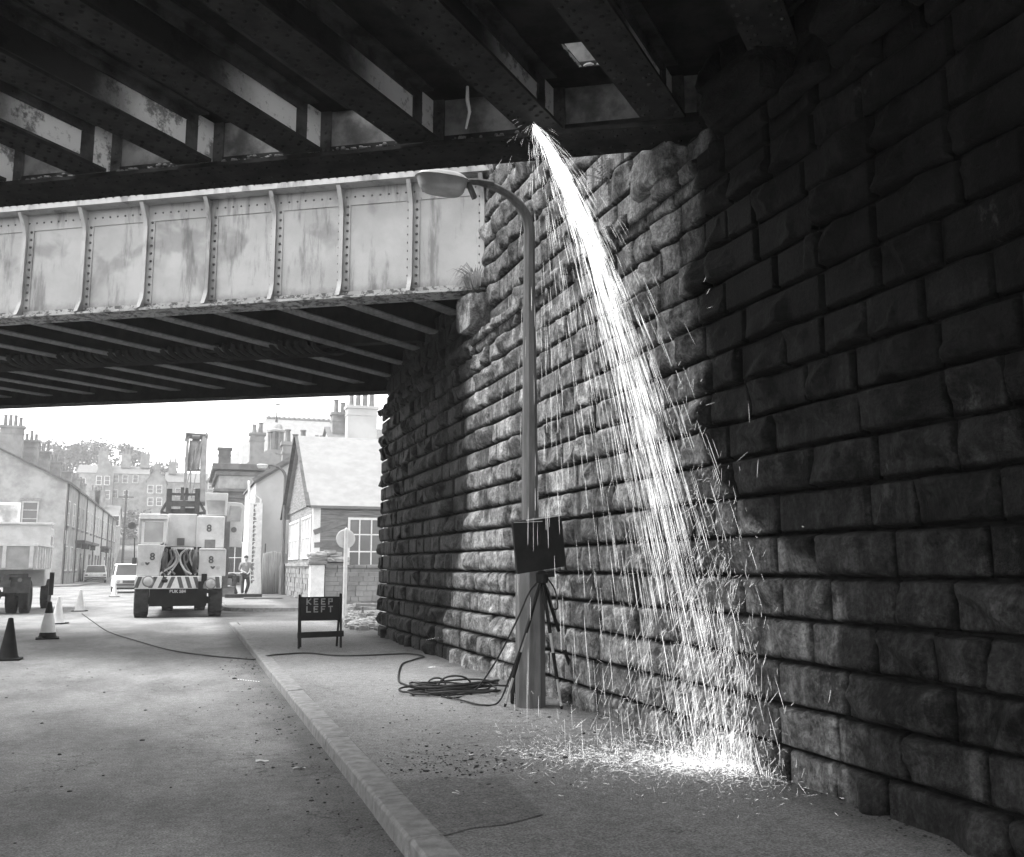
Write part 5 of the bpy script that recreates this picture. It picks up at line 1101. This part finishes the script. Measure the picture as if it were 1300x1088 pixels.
# ------------------------------------------------------------------ parked cars
def car(label, loc, rz, W_, L_, H_, paint, hatch=True):
    t = thing('parked_car', label, 'car', loc, rz); w2 = W_ / 2
    prof = [(-L_ / 2, .38), (-L_ / 2, .72), (-L_ / 2 + .06, .82), (-L_ / 2 + .25, .86)] + ([(-L_ / 2 + .5, H_ * .97), (-L_ / 2 + .75, H_)] if hatch else [(-L_ / 2 + .75, .9), (-L_ / 2 + 1.1, H_ * .97), (-L_ / 2 + 1.3, H_)]) + [(L_ * .08, H_), (L_ * .16, H_ * .97), (L_ * .29, .90), (L_ / 2 - .25, .84), (L_ / 2 - .05, .74), (L_ / 2, .55), (L_ / 2, .36), (L_ / 2 - .2, .28), (-L_ / 2 + .2, .28)]
    mb = MB(); vs_ = []; n = len(prof)
    for s_, k in ((-1, 1.0), (-1, .93), (1, .93), (1, 1.0)): pass
    rows = [(-w2, 1), (w2, 1)]
    def xw(z): return w2 * (1 - .16 * max(0, (z - .86) / (H_ - .86)))
    for (y, z) in prof: vs_.append((-xw(z), y, z))
    for (y, z) in prof: vs_.append((xw(z), y, z))
    mb.add(vs_, [tuple(range(n)), tuple(range(n, 2 * n))[::-1]] + [(i, n + i, n + (i + 1) % n, (i + 1) % n) for i in range(n)])
    b = mb.build('body', paint, t, bevel=.04)
    bpy_me = b.data
    def pane(name, pts, par=b, mt=M['glass']): mb = MB(); mb.prism(pts, np.cross(np.array(pts[1]) - np.array(pts[0]), np.array(pts[2]) - np.array(pts[0])) * 0 + off); return mb.build(name, mt, par)
    off = np.array([0, -.02, .01]); y0, z0, y1, z1 = (-L_ / 2 + .25, .88, -L_ / 2 + .5, H_ * .955) if hatch else (-L_ / 2 + .78, .92, -L_ / 2 + 1.1, H_ * .95)
    pane('rear_window', [(-xw(z0) + .1, y0 + .0, z0), (xw(z0) - .1, y0, z0), (xw(z1) - .08, y1, z1), (-xw(z1) + .08, y1, z1)])
    off = np.array([0, .02, .02]); pane('windscreen', [(-xw(.92) + .08, L_ * .28, .92), (xw(.92) - .08, L_ * .28, .92), (xw(H_) - .06, L_ * .165, H_ * .95), (-xw(H_) + .06, L_ * .165, H_ * .95)])
    for sx in (-1, 1):
        off = np.array([sx * .02, 0, 0]); pane('side_window', [(sx * xw(.92), -L_ * .25, .93), (sx * xw(.92), L_ * .22, .93), (sx * xw(H_ * .95), L_ * .12, H_ * .93), (sx * xw(H_ * .95), -L_ * .2, H_ * .93)])
        for yy_ in (-L_ * .31, L_ * .31): mb = MB(); c = (sx * (w2 - .09), yy_, .30); mb.lathe([(.18, -.09), (.29, -.08), (.30, 0), (.29, .08), (.18, .09)], c, 20, 'X'); wl = mb.build('wheel', M['rubber'], t, smooth=40); mb = MB(); mb.lathe([(.02, -.085), (.175, -.075), (.175, .075), (.02, .085)], c, 14, 'X'); mb.build('hubcap', M['lgrey'], wl)
        mb = MB(); mb.lathe([(.09, -.03), (.09, .02), (.05, .04)], (sx * (w2 - .2), L_ / 2 - .02, .62), 14, 'Y'); mb.build('headlight', M['glass_pale'], t); mb = MB(); mb.box((sx * (w2 - .16), -L_ / 2 - .01, .66), (.2, .04, .12)); mb.build('tail_light', M['mgrey'], t)
    for sy in (-1, 1): mb = MB(); mb.box((0, sy * (L_ / 2 + .05), .45), (W_ * .98, .12, .12)); mb.build('bumper', M['dgrey'], t, bevel=.02)
    mb = MB(); mb.box((0, L_ / 2 + .01, .6), (W_ * .5, .03, .14)); mb.build('grille', M['dgrey'], t)
    mb = MB(); mb.box((0, 0, .26), (W_ * .8, L_ * .9, .12)); mb.build('underside', M['black'], t); return t
cp = at_z(118.5, 740, 0); car('small white hatchback parked far down the street by the left kerb', (cp[0], cp[1] + 1.9, 0), math.radians(4), 1.75, 3.7, 1.5, M['white'])
cp = at_z(158, 753, 0); t = car('light estate car facing the camera, half hidden behind the crane', (cp[0] + .1, cp[1] + 1.6, 0), math.pi + math.radians(6), 1.65, 4.0, 1.55, M['cream'])

# ------------------------------------------------------------------ two workmen beside the road
def skin_obj(name, verts, edges, radii, mt, parent, sub=2, root=0):
    me = bpy.data.meshes.new(name); me.from_pydata([tuple(map(float, v)) for v in verts], edges, []); o = bpy.data.objects.new(name, me); COL.objects.link(o)
    m = o.modifiers.new('Skin', 'SKIN'); sv = me.skin_vertices[0].data
    for i, r in enumerate(radii): sv[i].radius = (r, r) if not hasattr(r, '__len__') else r; sv[i].use_root = (i == root)
    m.use_smooth_shade = True; sb3 = o.modifiers.new('Sub', 'SUBSURF'); sb3.levels = sub; sb3.render_levels = sub
    bpy.context.view_layer.update()
    m2 = bpy.data.meshes.new_from_object(o.evaluated_get(bpy.context.evaluated_depsgraph_get())); bpy.data.objects.remove(o)
    m2.name = name; m2.materials.clear(); m2.materials.append(mt); m2.polygons.foreach_set('use_smooth', [True] * len(m2.polygons)); q = bpy.data.objects.new(name, m2); COL.objects.link(q); q.parent = parent; return q
def person(label, loc, rz, J):
    """J: joints pelvis, chest, neck, head, (shoulder, elbow, wrist, tip) x2, (hip, knee, ankle, toe) x2"""
    t = thing('person', label, 'person', loc, rz); v = [J['pelvis'], J['waist'], J['chest'], J['neck'], J['chin'], J['head'], J['crown']]; r = [.13, .125, .15, .055, .07, .095, .05]; e = [(0, 1), (1, 2), (2, 3), (3, 4), (4, 5), (5, 6)]
    for s_ in 'LR':
        a = J['arm' + s_]; i = len(v); v += a[:3]; r += [.06, .042, .03]; e += [(2, i), (i, i + 1), (i + 1, i + 2)]
        w_, el = np.array(a[2]), np.array(a[1]); d = (w_ - el) / np.linalg.norm(w_ - el); sd_ = np.cross(d, (0, .3, 1.)); sd_ /= np.linalg.norm(sd_) + 1e-6; pm = w_ + d * .08; ip = len(v); v.append(pm); r.append(.036); e.append((i + 2, ip))
        for k, (o_, l_) in enumerate(((-.03, .07), (-.01, .085), (.01, .08), (.03, .065))):
            j = len(v); b = pm + d * .02 + sd_ * o_; v += [b, b + d * l_ * .6, b + d * l_ * .9 - np.cross(sd_, d) * .015]; r += [.011, .010, .008]; e += [(ip, j), (j, j + 1), (j + 1, j + 2)]
        j = len(v); b = w_ + d * .045 - sd_ * .035; v += [b, b + d * .03 - sd_ * .03]; r += [.012, .009]; e += [(ip, j), (j, j + 1)]
        g_ = J['leg' + s_]; i = len(v); v += g_; r += [.09, .062, .042, .035]; e += [(0, i), (i, i + 1), (i + 1, i + 2), (i + 2, i + 3)]
    skin_obj('body', v, e, r, M['skin'], t)
    sv_ = [J['pelvis'], J['waist'], J['chest'], tuple(np.array(J['chest']) * .35 + np.array(J['neck']) * .65)]; sr = [.15, .145, .175, .075]; se = [(0, 1), (1, 2), (2, 3)]
    for s_ in 'LR': a = J['arm' + s_]; i = len(sv_); sv_ += [a[0], a[1], tuple(np.array(a[1]) * .75 + np.array(a[2]) * .25)]; sr += [.078, .062, .058]; se += [(2, i), (i, i + 1), (i + 1, i + 2)]
    skin_obj('shirt', sv_, se, sr, M['shirt'] if J.get('light', True) else M['trouser'], t)
    tv, tr, te = [J['pelvis']], [.155], []
    for s_ in 'LR': g_ = J['leg' + s_]; i = len(tv); tv += g_[:3]; tr += [.105, .085, .07]; te += [(0, i), (i, i + 1), (i + 1, i + 2)]
    skin_obj('trousers', tv, te, tr, M['trouser'], t)
    for s_ in 'LR':
        g_ = J['leg' + s_]; a, b = np.array(g_[2]), np.array(g_[3]); skin_obj('boot', [a + ZV * .02, a - ZV * .03, b], [(0, 1), (1, 2)], [.06, .058, .05], M['black'], t)
    hd3, cw = np.array(J['head']), np.array(J['crown']); up_ = (cw - hd3) / np.linalg.norm(cw - hd3); bk = np.array(J.get('back', (0, .05, 0)))
    mb = MB(); mb.ball(hd3 + up_ * .035 + bk * .5, (.098, .108, .095), 14, 9); mb.build('hair', M['hair'], t, smooth=80)
    fr = -bk / np.linalg.norm(bk); mb = MB(); mb.ball(hd3 + fr * .095 - up_ * .02, (.016, .022, .026), 8, 6); mb.build('nose', M['skin'], t, smooth=80)
    return t
p = at_z(313, 757.3, PV); s1 = 1.0
person('standing workman in a pale shirt and dark trousers, hands before him', (p[0], 45.2, PV), math.radians(10),
    dict(pelvis=(0, 0, .92), waist=(0, -.02, 1.10), chest=(0, -.03, 1.34), neck=(0, -.03, 1.52), chin=(0, -.06, 1.58), head=(0, -.06, 1.67), crown=(0, -.05, 1.75),
    armL=[(-.20, -.02, 1.42), (-.27, .0, 1.15), (-.10, -.22, 1.05)], armR=[(.20, -.02, 1.42), (.30, -.02, 1.14), (.10, -.24, 1.02)], legL=[(-.10, 0, .88), (-.12, -.03, .48), (-.10, 0, .09), (-.11, -.17, .04)], legR=[(.10, 0, .88), (.14, -.05, .48), (.05, .06, .09), (.07, -.10, .04)]))
p = at_z(293, 757, PV)
person('workman bending low over the ground behind the crane, seen from the side', (p[0] - .1, 44.2, PV), math.radians(0),
    dict(pelvis=(.30, 0, .80), waist=(.12, 0, .92), chest=(-.10, 0, .90), neck=(-.27, 0, .82), chin=(-.34, 0, .78), head=(-.38, 0, .74), crown=(-.43, 0, .70), back=(.02, 0, .05), light=False,
    armL=[(-.15, -.19, .84), (-.25, -.22, .55), (-.38, -.15, .32)], armR=[(-.15, .19, .84), (-.22, .22, .55), (-.36, .15, .32)], legL=[(.28, -.1, .76), (.20, -.12, .42), (.34, -.1, .09), (.16, -.1, .04)], legR=[(.28, .1, .76), (.16, .12, .42), (.28, .1, .09), (.10, .1, .04)]))
p = at_z(286, 758, PV); t = thing('tool_box', 'grey tool box on the pavement by the bending workman', 'box', (p[0] + .1, 43.6, PV)); mb = MB(); mb.box((0, 0, .2), (.55, .35, .4)); mb.build('body', M['mgrey'], t, bevel=.02); mb = MB(); mb.box((0, 0, .425), (.58, .38, .045)); mb.build('lid', M['mgrey'], t, bevel=.01); mb = MB(); mb.tube([(-.12, 0, .44), (-.1, 0, .52), (.1, 0, .52), (.12, 0, .44)], .015, 6); mb.build('handle', M['dgrey'], t)
t = thing('steel_beam', 'dark steel beam lying on the pavement at the standing workman feet', 'beam', (*at_z(309, 759, PV)[:2], PV)); mb = MB()
for z, h_ in ((0, .03), (.13, .03)): mb.para((-.75, -.09, z), (1.5, 0, 0), (0, .18, 0), (0, 0, h_))
mb.para((-.75, -.012, .0302), (1.5, 0, 0), (0, .024, 0), (0, 0, .0996)); mb.build('girder', M['dgrey'], t)
mb = MB(); p = at_z(334, 760.5, PV); mb.box((p[0], p[1], PV + .04), (1.5, .3, .06), .03); tag(mb.build('timber', M['board'], bevel=.01), 'flat timber plank lying right of the steel beam on the pavement', 'plank')

# ------------------------------------------------------------------ the shower of sparks
P0 = at_z(676, 157, 4.785); LAND = at_z(893, 975, PV); rs_ = np.random.default_rng(3)
VZ = -2.6; hgt = P0[2] - PV; T0 = (VZ + math.sqrt(VZ * VZ + 2 * 9.8 * hgt)) / 9.8; VH = (LAND - P0)[:2] / T0 * np.array([1.12, 1.0])
segs = []                                # (p, v, dt, r)
def fly(p, v, depth=0, rad=1., life=1.8):
    t = 0; st = rs_.uniform(0, 1) if depth == 0 else 0; dt = .004; p = p.copy(); v = v.copy(); keep = []
    while t < life:
        v[2] -= 9.8 * dt; v *= 1 - .10 * dt; p = p + v * dt; t += dt; keep.append((p.copy(), v.copy()))
        if p[0] > W - .075 or p[2] < PV + .006: break
    if keep:
        n = 1 if depth else 1
        i = rs_.integers(0, len(keep)); q, u = keep[i]; segs.append((q, u, rs_.uniform(.014, .042) if depth == 0 else rs_.uniform(.012, .03), rad))
    if t < life and depth < 2:
        hitw = p[0] > W - .075
        for k in range(rs_.integers(2, 5) if depth == 0 else rs_.integers(0, 2)):
            if hitw: vv = np.array([-abs(rs_.normal(0, .8)) - .1, v[1] * .25 + rs_.normal(0, .8), v[2] * rs_.uniform(-.1, .55) + rs_.normal(0, .6)]); pp = np.array([W - .08, p[1], p[2]])
            else: a = rs_.uniform(0, 6.28); sp_ = abs(rs_.normal(0, 1.35)); vv = np.array([math.cos(a) * sp_ * .9 - .35, math.sin(a) * sp_, abs(rs_.normal(0, 1.15)) ** 1.1]); pp = np.array([p[0], p[1], PV + .01])
            fly(pp, vv, depth + 1, rad * .65, rs_.uniform(.1, .55))
for i in range(1350):
    sc_ = rs_.normal(1, .13); q = rs_.random()
    k = rs_.uniform(0, .95) if q < .24 else 1 + rs_.normal(0, .15)
    v = np.array([VH[0] * k, VH[1] * k, VZ * sc_ * rs_.uniform(.75, 1.15)]) + rs_.normal(0, .24, 3); fly(P0 + rs_.normal(0, .012, 3), v, 0, rs_.uniform(.55, 1.15))
for i in range(3000):                    # the dense white jet just under the cut
    t = rs_.uniform(.0, 1) ** 2.2 * .62; v = np.array([VH[0], VH[1], VZ]) * (1 + rs_.normal(0, .09)) + rs_.normal(0, .16, 3); q = P0 + v * t - ZV * 4.9 * t * t; segs.append((q, v - ZV * 9.8 * t, rs_.uniform(.014, .04), rs_.uniform(.6, 1.15) * (1.2 if t < .3 else .9)))
for i in range(30):                     # stray sparks thrown wide at the cut
    a = rs_.uniform(0, 6.28); sp_ = rs_.uniform(.5, 2.2); v = np.array([math.cos(a) * sp_, math.sin(a) * sp_, rs_.uniform(-1.5, .3)]); t = rs_.uniform(0, .22); q = P0 + v * t - ZV * 4.9 * t * t; segs.append((q, v - ZV * 9.8 * t, rs_.uniform(.02, .05), .45))
for i in range(1350):                    # ricochets off the wall face
    z0_ = PV + .15 + abs(rs_.normal(0, 1.05)); tq = (VZ + math.sqrt(VZ * VZ + 2 * 9.8 * max(.1, P0[2] - z0_))) / 9.8; yc = P0[1] + VH[1] * tq + rs_.normal(.05, .34)
    v = np.array([-abs(rs_.normal(0, 1.0)) - .15, rs_.normal(.55, .8), rs_.normal(-1.1, 1.2)]); q = np.array([W - .08, yc, z0_]); t = rs_.uniform(0, .38) if rs_.random() < .7 else rs_.uniform(0, .08)
    q = q + v * t - ZV * 4.9 * t * t
    if q[2] > PV + .02: segs.append((q, v - ZV * 9.8 * t, rs_.uniform(.014, .034), rs_.uniform(.4, .85)))
for i in range(1050):                    # the pool of sparks skittering on the ground
    c = LAND[:2] + np.array([rs_.normal(-.12, .28), rs_.normal(0, .42)]); 
    if c[0] > W - .08: continue
    a = rs_.uniform(0, 6.28); sp_ = abs(rs_.normal(0, 1.6)); q = np.array([c[0] + math.cos(a) * sp_ * .14 - (abs(rs_.normal(0, .35)) if rs_.random() < .35 else 0), c[1] + math.sin(a) * sp_ * .16, PV + .012 + abs(rs_.normal(0, .05))])
    if q[0] > W - .07: continue
    segs.append((q, np.array([math.cos(a) * sp_, math.sin(a) * sp_, abs(rs_.normal(0, .8))]), rs_.uniform(.008, .026), rs_.uniform(.25, .6)))
V, Fq = [], []; NS = 3
for (p, v, dt, rad) in segs:
    sp_ = np.linalg.norm(v) + 1e-6; d = v / sp_; x = np.cross(d, (.31, .9, .27)); x /= np.linalg.norm(x); y = np.cross(d, x); R_ = .00052 * rad; b = len(V)
    for f, k in ((0, .35), (.3, .9), (.7, 1.), (1, .45)):
        t = dt * f; c = p + v * t - ZV * 4.9 * t * t
        if c[2] < PV + .006: c[2] = PV + .006
        if c[0] > W - .02: c[0] = W - .02
        for j in range(NS): a = 2 * math.pi * j / NS; V.append(c + R_ * k * (x * math.cos(a) + y * math.sin(a)))
    for i in range(3):
        for j in range(NS): Fq.append((b + i * NS + j, b + i * NS + (j + 1) % NS, b + (i + 1) * NS + (j + 1) % NS, b + (i + 1) * NS + j))
sk = np_obj('sparks', np.array(V), np.array(Fq), M['spark'], None, False); tag(sk, 'shower of white sparks falling from the cut beam to the pavement', 'sparks', kind='stuff')
print('sparks', len(segs))

# ------------------------------------------------------------------ the hazy air over the valley
mb = MB(); mb.para((-232, -62, -1.2), (464, 0, 0), (0, 394, 0), (0, 0, 46)); hz = mb.build('haze', None)
hm = bpy.data.materials.new('hazy_air'); hm.use_nodes = True; ht = hm.node_tree; ht.nodes.clear(); ho = ht.nodes.new('ShaderNodeOutputMaterial'); hv = ht.nodes.new('ShaderNodeVolumePrincipled')
hv.inputs['Color'].default_value = g(.95); hv.inputs['Density'].default_value = .0011; hv.inputs['Anisotropy'].default_value = .3; ht.links.new(hv.outputs[0], ho.inputs['Volume']); hz.data.materials.append(hm)
tag(hz, 'pale hazy air filling the valley', 'haze', kind='stuff')
